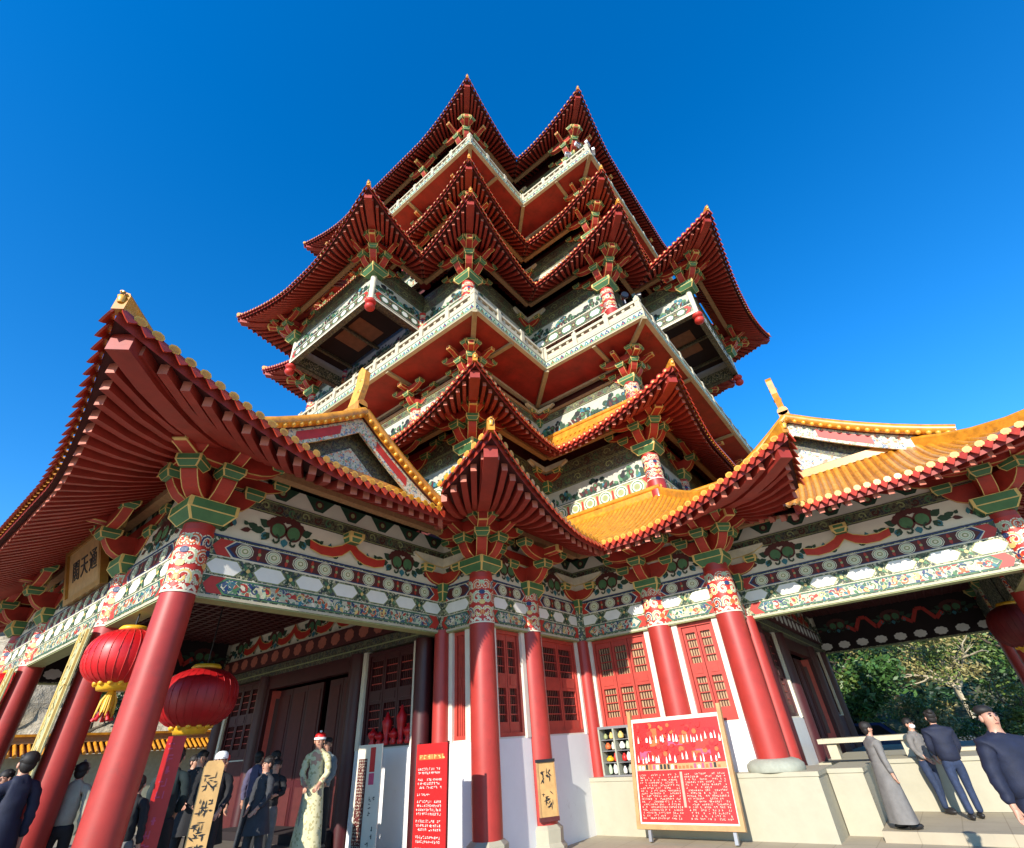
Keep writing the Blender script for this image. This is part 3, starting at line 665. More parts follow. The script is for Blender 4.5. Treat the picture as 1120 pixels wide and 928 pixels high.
# --- storey three under the wide balcony
core(UP, 11.0, 13.3, 'maroon')
for p0, p1 in SEGS:
    fr, L = edge(p0, p1); mb = MB(); leaf_frieze(mb, fr, L, 11.5, .72); darkband(mb, fr, L, 12.25, .3); mb.box(fr, 0, L, -.1, .1, 12.57, 12.7, 'purlin_tan'); mb.build('painted_beam', PG)
storey_cols(11.1, 12.2, .27, (11.5, 12.1)); brackets(12.12, .84)
def balcony(a, b, z, th, gate=None, label=None):
    P = cross(a, b); S = MB(); n = len(P)
    S.poly([(x, y, z) for x, y, c in P], 'slab_red'); S.poly([(x, y, z + th) for x, y, c in P], 'stone_grey')
    F = MB(); RL = MB(); RB = MB(); DR = MB()
    for i in range(n):
        fr, L = edge(P[i][:2], P[(i + 1) % n][:2]); c0, c1 = P[i][2], P[(i + 1) % n][2]
        F.box(fr, 0, L, -.12, .03, z - .02, z + th + .02, 'stone_cream'); e = .036
        pl(F, fr, rect(0, L, z + th * .82, z + th * .9), e, 'black_paint'); pl(F, fr, rect(0, L, z + .02, z + .06), e, 'olive')
        k = max(2, int(L / .2)); pl(F, fr, rect(0, L, z + th * .16, z + th * .76), e, 'pale_green')
        for j in range(k):
            u = L * (j + .5) / k; w_ = L / k * .5; pl(F, fr, [(u - w_, z + th * .2), (u + w_, z + th * .2), (u, z + th * .72)], e + .003, ('blue_paint', 'mid_green', 'teal_paint')[j % 3]); pl(F, fr, disc(u, z + th * .34, .03, 6), e + .006, ('cream', 'orange_paint')[j % 2])
        # stone balustrade
        zb = z + th + .02; o0 = .06 if c0 else -.06
        RL.box(fr, 0, L, -.16, -.06, zb, zb + .12, 'stone_cream'); RL.box(fr, 0, L, -.18, -.04, zb + .46, zb + .57, 'stone_cream'); RL.box(fr, 0, L, -.13, -.09, zb + .16, zb + .35, 'stone_cream')
        m = max(2, round(L / 1.25))
        for j in range(m + 1):
            u = L * j / m; u = min(max(u, .1 if c0 else -.1), L - .1 if c1 else L + .1)
            RL.box(fr, u - .085, u + .085, -.20, -.02, zb - .01, zb + .64, 'stone_cream')
            q = [fr(u + dx, -.11 + dy, zb + .64) for dx, dy in ((-.075, -.075), (.075, -.075), (.075, .075), (-.075, .075))]; t = fr(u, -.11, zb + .82)
            for s in range(4): RL.poly([q[s], q[(s + 1) % 4], t], 'stone_cream')
            if j < m:
                for h in (.25, .5, .75): RL.box(fr, u + L / m * h - .05, u + L / m * h + .05, -.14, -.08, zb + .35, zb + .46, 'stone_cream')
        # ribs under the slab
        lg = L > 6; ks = (0, (L / 2 - Q_) / L, (L / 2 + Q_) / L, 1) if lg else (0.5,)
        for t in ks:
            if 0 < t < 1: RB.box(fr, L * t - .07, L * t + .07, -1.9, -.05, z - .10, z - .001, 'rib_tan')
        dep = a - A_ + .05; RB.box(fr, -dep if not c0 else dep, L + dep if not c1 else L - dep, -dep - .07, -dep + .07, z - .102, z - .002, 'stone_cream')
    for x, y, c in P:
        ux, uy = (1 if x > 0 else -1), (1 if y > 0 else -1); q = 1.72
        RB.beam([(x, y, z - .003), (x - ux * q, y - uy * q, z - .003)], .16, .12, 'rib_tan')
    s = S.build('balcony_slab', PG); F.build('painted_fascia', s); RB.build('soffit_ribs', s); RL.build('balustrade', s); return s
balcony(7.09, 11.07, 13.25, .36)
# --- storey four with hanging bays
core(UP, 13.3, 19.4, 'maroon')
for p0, p1 in SEGS:
    fr, L = edge(p0, p1); mb = MB(); small_panel(mb, fr, L, 16.0, .62, .12, 1); leaf_frieze(mb, fr, L, 16.63, .62); darkband(mb, fr, L, 17.26, .55); darkband(mb, fr, L, 17.82, .6, .03); mb.build('painted_beam', PG)
    if L > 3.5: window(PG, fr, .55, L - .55, 13.65, 15.95, 4, -.12)
    else: window(PG, fr, .4, L - .4, 13.65, 15.95, 2, -.12)
storey_cols(13.6, 17.25, .27, (16.0, 17.2)); brackets(17.22, 1.08, mids=False)
rot90 = [(1, 0, 0, 1), (0, -1, 1, 0), (-1, 0, 0, -1), (0, 1, -1, 0)]
def R4(k, x, y): c = rot90[k]; return (x * c[0] + y * c[1], x * c[2] + y * c[3])
def bay(k):
    """hanging bay of arm k (canonical arm points to -x)"""
    pts = [R4(k, -B_, Q_), R4(k, -P_, Q_), R4(k, -P_, -Q_), R4(k, -B_, -Q_)]
    for i in range(3):
        fr, L = edge(pts[i], pts[i + 1]); mb = MB()
        mb.box(fr, .0, L, -.14, .085, 16.14, 16.24, 'filigree_dark'); pl(mb, fr, rect(0, L, 16.15, 16.23), .09, 'cream'); small_panel(mb, fr, L, 16.25, .5, .09, 1); leaf_frieze(mb, fr, L, 16.76, .62, .06); darkband(mb, fr, L, 17.4, .5); darkband(mb, fr, L, 17.92, .55, .03)
        mb.build('painted_beam', PG)
    mb = MB(); c = [R4(k, x, y) for x, y in ((-B_ - .3, Q_ - .2), (-P_ + .2, Q_ - .2), (-P_ + .2, -Q_ + .2), (-B_ - .3, -Q_ + .2))]
    mb.poly([(x, y, 17.1) for x, y in c], 'deep_shade'); mb.poly([(*R4(k, x, y), 17.09) for x, y in ((-P_ + .75, .9), (-P_ + 2.0, .9), (-P_ + 2.0, -.9), (-P_ + .75, -.9))], 'ceil_brown'); cl = mb.build('bay_ceiling', PG)
    for i in range(4):
        pass
    for t in (-.5, 0, .5):
        bm_ = MB(); a, b = R4(k, -P_ + .2, t * 2 * Q_ * .7), R4(k, -B_ - .2, t * 2 * Q_ * .7); fr, L = edge(a, b); bm_.box(fr, 0, L, -.06, .06, 16.95, 17.08, 'filigree_dark'); bm_.build('ceiling_beam', cl)
    for y in (Q_, -Q_):
        px, py = R4(k, -P_, y); po = MB(); po.lathe((px, py, 0), [(.10, 16.05), (.12, 17.45)], 'cream', 16); po.ball((px, py, 15.72), (.2, .2, .17), 'red_paint'); po.ball((px, py, 16.0), (.22, .22, .14), 'red_paint')
        po.build('hanging_post', PG)
        rz = {0: 0, 1: math.pi / 2, 2: math.pi, 3: -math.pi / 2}[k] + (0 if y < 0 else -math.pi / 2)
        bracket(PG, 'corner', px, py, 17.42, rz, 1.0)
for k in range(4): bay(k)
roof(PG, BAY, 1.68, 0, 17.9, .58, .2, .95, 3.8, label='third eave with hanging bays under its upturned corners')
# --- storey five
core(UP, 19.0, 22.9, 'maroon')
for p0, p1 in SEGS:
    fr, L = edge(p0, p1); mb = MB(); small_panel(mb, fr, L, 19.75, .4); leaf_frieze(mb, fr, L, 20.16, .5); darkband(mb, fr, L, 20.68, .5); darkband(mb, fr, L, 21.2, .6, .03); mb.build('painted_beam', PG)
storey_cols(19.3, 20.7, .25, (19.8, 20.6)); brackets(20.66, .98, corn=CORN[:4])
roof(PG, UP, 1.40, 0, 21.4, .62, .22, .74, 3.4, label='fourth eave, close above the third')
# --- storey six and the upper balcony
core(UP, 22.5, 24.5, 'maroon')
for p0, p1 in SEGS:
    fr, L = edge(p0, p1); mb = MB(); leaf_frieze(mb, fr, L, 22.75, .5); mb.box(fr, 0, L, -.1, .1, 23.26, 23.4, 'purlin_tan'); darkband(mb, fr, L, 23.42, .35); mb.build('painted_beam', PG)
storey_cols(22.5, 23.3, .25); brackets(23.28, .80, corn=CORN[:4])
balcony(6.98, 10.93, 24.35, .36)
# --- top storey
core(UP, 24.4, 30.6, 'maroon')
for p0, p1 in SEGS:
    fr, L = edge(p0, p1); mb = MB(); small_panel(mb, fr, L, 26.5, .5, .12, 1); leaf_frieze(mb, fr, L, 27.0, .5); darkband(mb, fr, L, 27.52, .5); darkband(mb, fr, L, 28.04, .6, .03); mb.build('painted_beam', PG)
    window(PG, fr, .4, L - .4, 24.75, 26.45, 3 if L > 3.5 else 2, -.12)
storey_cols(24.7, 27.6, .26, (26.5, 27.5)); brackets(27.6, 1.05, corn=CORN[:4])
roof(PG, UP, 1.55, -2.2, 28.8, .62, .06, .90, 3.6, label='topmost eave below the crown of the pagoda')
tp = MB(); tp.lathe((0, 0, 0), [(7.5, 31.0), (4.5, 32.2), (2, 34.4), (.3, 36.2)], 'tile_yellow', 4, False); tp.lathe((0, 0, 0), [(.3, 36), (.55, 36.5), (.2, 37), (.35, 37.3), (.05, 38.2)], 'tile_gold', 16); tp.build('crown_roof', PG)
UPPER = False
# ------------------------------------------------------------------ ground floor
def ground_wall_piece(fr, u0, u1, sill=1.85, top=3.9, leaves=2, jamb=True, pane='pane_tan', low=True, mat='door_red', n=-.10, wm_='plaster_white'):
    wm = MB(); nn = .16 if low else 0
    if low: wm.box(fr, u0, u1, -.35, .03, 0, sill, wm_); wm.box(fr, u0, u1, -.35, .0, sill - .0, sill + .03, 'white_paint')
    if jamb:
        for a in (u0, u1 - .13): wm.box(fr, a, a + .13, -.2, .045, sill if low else 0, top, 'white_paint')
    if wm.f: wm.build('wall', PG)
    window(PG, fr, u0 + (.13 if jamb else 0), u1 - (.13 if jamb else 0), sill + .03, top - .03, leaves, n, mat, pane)
def beam_stack(fr, L, inner=False):
    mb = MB(); lintel(mb, fr, L, 3.9, .98, rng=random.Random(int(L * 100))); mb.build('painted_beam', PG)
    mb = MB(); frieze(mb, fr, L, 4.90, .56); darkband(mb, fr, L, 5.47, .27); triband(mb, fr, L, 5.75, .32); mb.build('painted_frieze', PG)
C2C = 8.7
segs = [((-GB, -GA), (-C2C, -GA), 2, .27, .28), ((-C2C, -GA), (-GA, -GA), 2, .28, .20), ((-GA, -GA), (-GA, -C2C), 3, .20, .30), ((-GA, -C2C), (-GA, -GB), 2, .30, .29)]
for p0, p1, lv, a, b in segs:
    fr, L = edge(p0, p1); ground_wall_piece(fr, a, L - b, leaves=lv); beam_stack(fr, L)
    m_ = MB(); m_.box(fr, 0, a, -.34, -.02, 0, 3.9, 'plaster_white'); m_.box(fr, L - b, L, -.34, -.02, 0, 3.9, 'plaster_white'); m_.build('wall', PG)
for (x, y) in ((-GB, -GA), (-C2C, -GA), (-GA, -C2C), (-GA, -GB)):
    z0 = 1.0 if x == -GA else 0
    column(PG, x, y, z0, 5.02, .30 if z0 else .265, (3.92, 4.86), 'pad' if z0 else True)
bracket(PG, 'corner', -GB, -GA, 4.97, 0, .92); bracket(PG, 'corner', -GA, -GB, 4.97, 0, .92)
bracket(PG, 'flat', -C2C, -GA, 4.70, 0, 1.0); bracket(PG, 'flat', -GA, -C2C, 4.70, -math.pi / 2, 1.0)
bracket(PG, 'inner', -GA, -GA, 4.55, 0, 1.0)
for x, y in ((-GA - .1, -GA - .1), (-GB - .1, -GQ - .1), (-GQ - .1, -GB - .1)): column(PG, x, y, 0, 3.95, .17, None, False)
m_ = MB(); m_.lathe((-GA - .1, -GA - .1, 0), [(.185, 3.9), (.185, 4.9)], 'filigree', 16); m_.build('painted_band', PG)
def porch(k):
    """porch on arm k; canonical arm points to -x"""
    q = lambda x, y: R4(k, x, y)
    rz = {0: 0, 1: math.pi / 2}[k]
    nr = -1 if k == 0 else 1                                  # which side faces the viewer's corner
    # beams: two sides and front in three bays
    fr, L = edge(q(-GP, -GQ), q(-GB, -GQ)); beam_stack(fr, L)
    fr, L = edge(q(-GB, GQ), q(-GP, GQ)); beam_stack(fr, L)
    ys = (GQ, 2.43, -2.43, -GQ)
    for i in range(3): fr, L = edge(q(-GP, ys[i]), q(-GP, ys[i + 1])); beam_stack(fr, L)
    for y in ys:
        x_, y_ = q(-GP, y); column(PG, x_, y_, 0, 5.02, .235 if abs(y) > 3 else .225, (3.92, 4.86))
        if abs(y) > 3: bracket(PG, 'corner', x_, y_, 4.97, rz + (0 if y < 0 else -math.pi / 2), .97)
        else: bracket(PG, 'flat', x_, y_, 4.80, rz - math.pi / 2, .98)
    x_, y_ = q(-GB, nr * GQ); bracket(PG, 'inner', x_, y_, 4.55, 0, 1.0)
    fr, L = edge(q(-GB, -nr * (GQ - .2)), q(-GP, -nr * (GQ - .2))); cc_ = q(-GP, 0); aa_ = q(-GP, -nr); fr.n = (cc_[0] - aa_[0], cc_[1] - aa_[1]); b = MB(); b.box(fr, .2, L - .2, -.02, .03, 3.92, 5.5, 'deep_shade')
    for i in range(9): pl(b, fr, scallop(L * (i + .5) / 9, 4.1, .2, 8, .14, .13), .036, 'lozenge_white')
    for i in range(3): peony(b, fr, L * (i + .5) / 3, 4.75, 1.0, .036)
    for i in (1, 2): stroke(b, fr, [(L * i / 3 + x, 4.6 + z) for x, z in ((-.6, .1), (-.35, -.1), (-.1, .3), (.1, .3), (.35, -.1), (.6, .1))], .12, .05, 'red_paint')
    b.build('painted_frieze', PG)
    # small block on the humped strut in the middle of the side beam
    sb = MB(); fr, L = edge(q(-GP, -GQ), q(-GB, -GQ)) if k == 0 else edge(q(-GB, GQ), q(-GP, GQ)); block(sb, fr(L / 2, .16, 0)[:2], fr.d, .22, .34, .2, 5.3); sb.build('bearing_block', PG)
    # coffered ceiling
    c = MB(); zc = 5.30; c.poly([(*q(x, y), zc) for x, y in ((-GP, -GQ), (-GB, -GQ), (-GB, GQ), (-GP, GQ))], 'deep_shade'); ce = c.build('porch_ceiling', PG); c = MB()
    n1, n2 = 20, 38
    for i in range(n1 + 1):
        x = -GP + .2 + (GP - GB - .3) * i / n1; fr, L = edge(q(x, GQ - .15), q(x, -GQ + .15)); c.box(fr, 0, L, -.03, .03, zc - .1, zc - .004, 'maroon')
    for i in range(n2 + 1):
        y = -GQ + .15 + (2 * GQ - .3) * i / n2; fr, L = edge(q(-GP + .2, y), q(-GB - .1, y)); c.box(fr, 0, L, -.028, .028, zc - .098, zc - .006, 'maroon')
    c.build('coffer_grid', ce)
    # back wall
    fr, L = edge(q(-GB, GQ), q(-GB, -GQ))                     # u runs towards the tower corner
    b = MB(); b.box(fr, 0, L, -.1, .12, 4.22, 4.62, 'maroon'); kk = 17
    for i in range(kk): pl(b, fr, scallop(L * (i + .5) / kk, 4.42, .21, 8, .14, .16), .126, 'rafter_end' if k == 0 else 'lozenge_white')
    b.box(fr, 0, L, -.1, .06, 3.9, 4.2, 'filigree_dark'); pl(b, fr, rect(0, L, 4.0, 4.03), .065, 'olive')
    b.build('painted_beam', PG)
    b = MB(); frieze(b, fr, L, 4.63, .62, .05, 2.1, True, 'cream'); b.build('painted_frieze', PG)
    ground_wall_piece(fr, L - 1.15, L + 1.0, leaves=2) if False else None
    for a, c_, lv, pn in ((L - 2.75, L - .75, 3, 'glass_dark'), (.75, 2.75, 3, 'glass_dark')): ground_wall_piece(fr, a, c_, leaves=lv, pane=pn, mat='dark_red', wm_='plaster_white' if (a > 1) == (k == 0) else 'maroon')  # far sill wall painted maroon, standing in for porch shade
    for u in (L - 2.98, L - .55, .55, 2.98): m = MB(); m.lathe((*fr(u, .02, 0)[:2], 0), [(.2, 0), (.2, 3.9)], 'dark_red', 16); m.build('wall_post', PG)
    # door: frame, two leaves folded open, hall behind coloured near-black for its shade
    d0, d1 = 3.3, L - 3.3
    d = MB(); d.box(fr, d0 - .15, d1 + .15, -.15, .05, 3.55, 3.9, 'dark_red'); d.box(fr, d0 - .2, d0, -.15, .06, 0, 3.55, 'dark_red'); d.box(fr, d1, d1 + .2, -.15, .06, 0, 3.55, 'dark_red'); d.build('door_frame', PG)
    for sg, u in ((-1, d1), (1, d0)):
        d = MB(); f2 = Fr(fr(u, -.05, 0)[:2], (fr.n[0] * -.94 + fr.d[0] * sg * .34, fr.n[1] * -.94 + fr.d[1] * sg * .34)); d.box(f2, 0, .95, -.03, .03, .1, 3.5, 'door_red')
        for z0, z1 in ((.3, 1.2), (1.4, 3.3)): d.box(f2, .12, .83, -.05, .05, z0, z1, 'dark_red')
        d.build('door', PG)
    d = MB(); d.box(fr, 0, L, -3.2, -3.0, 0, 3.9, 'deep_shade'); d.box(fr, 0, L, -3.0, -.2, 3.9, 4.0, 'deep_shade'); d.box(fr, 2.9, 3.0, -3.0, -.3, 0, 3.9, 'deep_shade'); d.box(fr, L - 3.0, L - 2.9, -3, -.3, 0, 3.9, 'deep_shade'); d.build('hall_interior', PG)
    for t0, t1 in ((0, .2), (.205, .40), (.405, .60), (.68, .83), (.835, .995)):
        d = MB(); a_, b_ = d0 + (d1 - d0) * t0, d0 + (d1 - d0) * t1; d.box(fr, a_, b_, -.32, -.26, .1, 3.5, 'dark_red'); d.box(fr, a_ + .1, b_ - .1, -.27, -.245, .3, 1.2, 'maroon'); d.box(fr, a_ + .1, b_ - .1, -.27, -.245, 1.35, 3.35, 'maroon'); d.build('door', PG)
    d = MB(); d.box(fr, d0, d1, -3, -.4, .0, .45, 'stone_grey'); d.box(fr, d0 - .3, d1 + .3, -.2, .75, .0, .45, 'deep_shade'); d.build('door_step', PG)
    # corner stub between the porch side and the tower corner
    fr2, L2 = edge(q(-GB, -GQ), q(-GB, -GA)) if k == 0 else edge(q(-GB, GA), q(-GB, GQ))
    if k == 0: ground_wall_piece(fr2, .24, L2 - .33, leaves=2); beam_stack(fr2, L2)
    else: ground_wall_piece(fr2, .3, L2 - .24, leaves=1); beam_stack(fr2, L2)
    m_ = MB(); m_.box(fr2, 0, .3, -.36, -.02, 0, 3.9, 'plaster_white'); m_.box(fr2, L2 - .35, L2, -.36, -.02, 0, 3.9, 'plaster_white'); m_.build('wall', PG)
    # half-hip gable roof above the porch
    T = MB(); rp, rq, rzp = 13.1, 5.12, 8.62; prof = [(x, rzp - .76 * x + .055 * x * x) for x in (0, .5, 1, 1.5, 2, 2.5, 2.95)]
    for sg in (-1, 1):
        rows = []; nq = 50
        for j in range(nq + 1):
            y = -rq + 2 * rq * j / nq; rows.append([(*q(-rp + sg * x, y), z + .05) for x, z in prof])
        T.grid(rows, 'tile_pan')
        for j in range(nq + 1):
            y = -rq + 2 * rq * j / nq
            T.tube([(*q(-rp + sg * x, y), z + .07) for x, z in prof], .075, 'tile_yellow', 6, False)
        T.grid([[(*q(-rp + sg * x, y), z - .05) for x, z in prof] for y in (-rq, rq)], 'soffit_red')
    ro = T.build('gable_roof', PG)
    ro['label'] = 'small yellow gabled roof over the porch'
    for sg in (-1, 1):
        G = MB(); BB = MB(); V = MB(); yg = sg * 4.72
        G.poly([(*q(-rp + x, yg), z - .1) for x, z in [(-2.6, 6.5)] + [(-x, z) for x, z in reversed(prof[:-1])] + prof[1:-1] + [(2.6, 6.5)]], 'filigree_dark')
        G.poly([(*q(-rp + x, yg + sg * .02), z) for x, z in ((-.75, 7.3), (.75, 7.3), (0, 7.85))], 'filigree_cream')
        G.beam([(*q(-rp - 1.9, yg + sg * .05), 7.22), (*q(-rp + 1.9, yg + sg * .05), 7.22)], .3, .2, 'tile_yellow')
        for s2 in (-1, 1):
            P = [(-rp + s2 * x, z) for x, z in prof]
            for i in range(len(P) - 1):
                (a, za), (c_, zc_) = P[i], P[i + 1]
                f_ = lambda x, o, z: (*q(x, sg * (4.98 + o)), z)
                BB.hexa([f_(a, 0, za - .45), f_(c_, 0, zc_ - .45), f_(c_, .07, zc_ - .45), f_(a, .07, za - .45), f_(a, 0, za - .02), f_(c_, 0, zc_ - .02), f_(c_, .07, zc_ - .02), f_(a, .07, za - .02)], 'filigree_cream')
                if i in (1, 2, 4): BB.poly([f_(a, .074, za - .36), f_(c_, .074, zc_ - .36), f_(c_, .074, zc_ - .12), f_(a, .074, za - .12)], 'red_paint' if i != 4 else 'cream')
            V.tube([(*q(x, sg * 5.14), z + .10) for x, z in P], .13, 'tile_yellow', 8); V.tube([(*q(x, sg * 4.85), z + .2) for x, z in P], .13, 'tile_yellow', 8)
            for x, z in [(P[i][0] + (P[i + 1][0] - P[i][0]) * t, P[i][1] + (P[i + 1][1] - P[i][1]) * t) for i in range(len(P) - 1) for t in (0, .33, .67)]:
                V.ball((*q(x, sg * 5.2), z - .01), (.06, .06, .06), 'tile_gold', 8, 5)
        G.build('gable_panel', ro); BB.build('bargeboards', ro); V.build('verge_tiles', ro)
    RG = MB(); fr3, L3 = edge(q(-rp, rq - .1), q(-rp, -rq + .1)); RG.box(fr3, 0, L3, -.13, .13, rzp - .1, rzp + .38, 'tile_yellow'); RG.tube([fr3(0, 0, rzp + .4), fr3(L3, 0, rzp + .4)], .14, 'tile_yellow', 10)
    RG.build('main_ridge', ro)
    for sg in (-1, 1):
        O = MB(); A = [(0, 0), (.12, .45), (.28, .9), (.30, 1.35), (.12, 1.55), (-.02, 1.45), (-.06, 1.05), (-.22, .55), (-.42, .15), (-.42, 0)]
        P1 = [(*q(-rp - .08, sg * (4.75 + y)), rzp + .1 + z) for y, z in A]; P2 = [(*q(-rp + .08, sg * (4.75 + y)), rzp + .1 + z) for y, z in A]
        O.poly(P1, 'tile_gold'); O.poly(P2, 'tile_gold')
        for i in range(len(A)): O.poly([P1[i], P1[(i + 1) % len(A)], P2[(i + 1) % len(A)], P2[i]], 'tile_yellow')
        for z in (.4, .75, 1.1): O.ball((*q(-rp, sg * (4.75 + .05 + z * .08)), rzp + .1 + z), (.11, .11, .1), 'tile_yellow', 8, 5)
        O.build('ridge_ornament', ro)
for k in (0, 1): porch(k)
hc = core(cross(GA - 3.4, GB - 3.4), 0, 6.0, 'deep_shade', 0, 'inner_wall')
# ------------------------------------------------------------------ stone podiums, steps, low walls
def slab(name, x0, x1, y0, y1, z0, z1, lip=.0, mat='stone_beige', **k):
    m = MB(); W = Fr((0, 0), (1, 0)); W.n = (0, 1); m.box(W, x0, x1, y0, y1, z0, z1 - (.07 if lip else 0), mat)
    if lip: m.box(W, x0 - lip, x1 + lip, y0 - lip, y1 + lip, z1 - .07, z1, mat)
    o = m.build(name); tag(o, **k); return o
slab('podium', 11.66, 13.2, 2.32, 7.08, 0, 1.0, .02, label='beige stone podium block carrying the red columns right of the white corner wall', cat='podium')
slab('podium', 12.5, 14.2, 1.72, 2.30, 0, .98, .02, label='narrow beige podium step set back beside the end of the big podium block', cat='podium')
slab('planter_wall', 14.22, 15.5, -14, 1.70, .155, 1.0, .03, label='long beige parapet wall behind the people at the right', cat='parapet')
slab('porch_floor', 15.6, 23.9, -2.9, 3.0, .155, .9, 0, kind='structure')
slab('terrace', 11.95, 60, -16, 1.70, -.2, .15, 0, 'paving', kind='structure')
slab('porch_paving', 1.7, 7.3, 7.75, 19.6, -.2, .30, 0, 'porch_stone', kind='structure')
t = empty('stone_bench', (15.0, 1.75, 1.0), label='pale stone bench on top of the parapet behind the person in the grey coat', cat='bench')
m = MB(); m.box(WORLD, -.28, .28, -1.0, .95, .30, .39, 'stone_cream'); m.build('seat', t)
for y in (-.75, .7): m = MB(); m.box(WORLD, -.2, .2, y - .1, y + .1, 0, .30, 'stone_cream'); m.build('leg', t)
slab('low_wall', 18.0, 18.35, -9, .9, .15, .98, .05, 'stone_cream', label='low cream parapet beyond the planter at the far right', cat='wall')
# ------------------------------------------------------------------ lanterns
def lantern(loc, r, h, label, tassel=True, top=None, mat='lantern_red'):
    e = empty('red_lantern', loc, label=label, cat='lantern', group='red lanterns hung in the porches')
    b = MB(); n = 56; K = 16; rows = []
    for a in range(K + 1):
        t = -1 + 2 * a / K; rr = r * max(.30, (1 - abs(t) ** 2.6) ** .5); rows.append([((rr * (1 - .016 * (k % 2))) * math.cos(k * 2 * math.pi / n), (rr * (1 - .016 * (k % 2))) * math.sin(k * 2 * math.pi / n), t * h / 2) for k in range(n)])
    b.grid(rows, mat, True, True); lb = b.build('lantern_body', e); b = MB()
    for k in range(28):
        A = 2 * math.pi * k / 28; b.tube([((r * max(.30, (1 - abs(t) ** 2.6) ** .5) + .002) * math.cos(A), (r * max(.30, (1 - abs(t) ** 2.6) ** .5) + .002) * math.sin(A), t * h / 2) for t in [-.98 + 1.96 * j / 12 for j in range(13)]], .006, 'lantern_rib' if mat == 'lantern_red' else mat, 5, False)
    b.build('ribs', lb)
    c = MB(); c.lathe((0, 0, 0), [(r * .34, h * .46), (r * .40, h * .5), (r * .34, h * .55), (.03, h * .57)], 'lantern_gold', 24); c.build('top_cap', e)
    c = MB(); c.lathe((0, 0, 0), [(.03, -h * .57), (r * .40, -h * .56), (r * .44, -h * .50), (r * .47, -h * .44)], 'lantern_gold', 24)
    for k in range(12): a = k * math.pi / 6; c.ball((r * .48 * math.cos(a), r * .48 * math.sin(a), -h * .45), (.05 * r * 1.6, .05 * r * 1.6, .04), 'lantern_gold', 8, 5)
    c.build('bottom_cap', e)
    if tassel:
        c = MB(); rng = random.Random(5)
        for k in range(46):
            a = rng.random() * 6.28; q = rng.random() ** .5 * .09; c.tube([(q * .3 * math.cos(a), q * .3 * math.sin(a), -h * .56), (q * math.cos(a), q * math.sin(a), -h * .72), (q * 1.25 * math.cos(a), q * 1.25 * math.sin(a), -h * (.90 + .1 * rng.random()))], [.014, .016, .008], 'lantern_gold', 5)
        for k in range(5): a = k * 1.26; c.tube([(.05 * math.cos(a), .05 * math.sin(a), -h * .88), (.12 * math.cos(a), .12 * math.sin(a), -h * 1.04)], [.02, .028], 'bright_red', 6)
        c.build('tassel', e)
    c = MB(); c.tube([(0, 0, h * .55), (0, 0, top - loc[2])], .012, 'black_paint', 6); c.build('hanging_cord', e)
    return e
lantern((2.62, 9.62, 3.24), .50, .80, 'red lantern with a yellow tassel hanging from the front beam between two red columns', True, 3.9)
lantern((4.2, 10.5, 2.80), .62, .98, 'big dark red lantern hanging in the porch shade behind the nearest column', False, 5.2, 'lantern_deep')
lantern((17.4, -2.12, 3.34), .58, 1.0, 'dim dark red lantern hanging under the right porch at the picture edge', False, 4.6, 'lantern_shaded')
lantern((2.5, 16.9, 3.55), .40, .70, 'red lantern by the far end of the left porch front', True, 3.9)
# ------------------------------------------------------------------ name board, couplets, notice boards
def tilted(name, c, X, Y, **k):
    """Empty whose local x/y span a board face, z its normal"""
    e = empty(name, **k); X = Vector(X).normalized(); Z = X.cross(Vector(Y)).normalized(); Y = Z.cross(X)
    m = Matrix((X, Y, Z)).transposed().to_4x4(); m.translation = Vector(c); e.matrix_world = m; return e
FL = Fr((0, 0), (1, 0)); 
def flat(u, n, z): return (u, z, n)                           # board frame: u right, z up the board, n out
def board_box(mb, u0, u1, z0, z1, n0, n1, mat): mb.hexa([flat(u0, n0, z0), flat(u1, n0, z0), flat(u1, n1, z0), flat(u0, n1, z0), flat(u0, n0, z1), flat(u1, n0, z1), flat(u1, n1, z1), flat(u0, n1, z1)], mat)
def fpl(mb, pts, n, mat): mb.poly([flat(u, n, z) for u, z in pts], mat)
e = tilted('name_plaque', (2.25, 12.85, 5.36), (0, -1, 0), (-.30, 0, .95), label='gilt wooden name plaque with three black characters under the left eave', cat='plaque')
b = MB(); board_box(b, -1.0, 1.0, -.47, .47, -.06, 0, 'wood_board'); b.build('board', e)
b = MB()
for u0, u1, z0, z1 in ((-1.12, 1.12, .47, .58), (-1.12, 1.12, -.58, -.47), (-1.12, -1.0, -.47, .47), (1.0, 1.12, -.47, .47)): board_box(b, u0, u1, z0, z1, -.08, .05, 'brass')
b.build('frame', e)
for i, ch in enumerate('閣天通'): text_obj(ch, 'character', .46, 'black_paint', Matrix.Translation(((i - 1) * .52, 0, .006)), e)
for y, lab in ((18.5 - 7.43, 'carved green couplet board on the second column from the corner'), (18.5 - 2.57, 'carved green couplet board on the third column, near the left picture edge')):
    e = tilted('couplet_board', (2.65 - .31, y, 2.35), (0, -1, 0), (0, 0, 1), label=lab, cat='couplet board', group='carved boards on the porch columns')
    b = MB(); rows = []
    for j in range(9):
        u = -.2 + .05 * j; rows.append([flat(u, .05 - u * u * 1.2, z) for z in (-1.5, 1.5)])
    b.grid(rows, 'carve_green'); board_box(b, -.2, .2, -1.5, 1.5, -.02, .0, 'carve_green'); b.build('board', e)
    b = MB(); rng = random.Random(int(y * 10))
    for s in (-.17, .17): board_box(b, s - .015, s + .015, -1.48, 1.48, .0, .045, 'edge_yellow')
    for k in range(9):
        zc = 1.3 - k * .325
        for q in range(7): fpl(b, leaf(rng.uniform(-.1, .1), zc + rng.uniform(-.11, .11), rng.uniform(.07, .16), .035, rng.choice((0, 1.57, .8, -.8))), .056, 'edge_yellow')
    b.build('carved_characters', e)
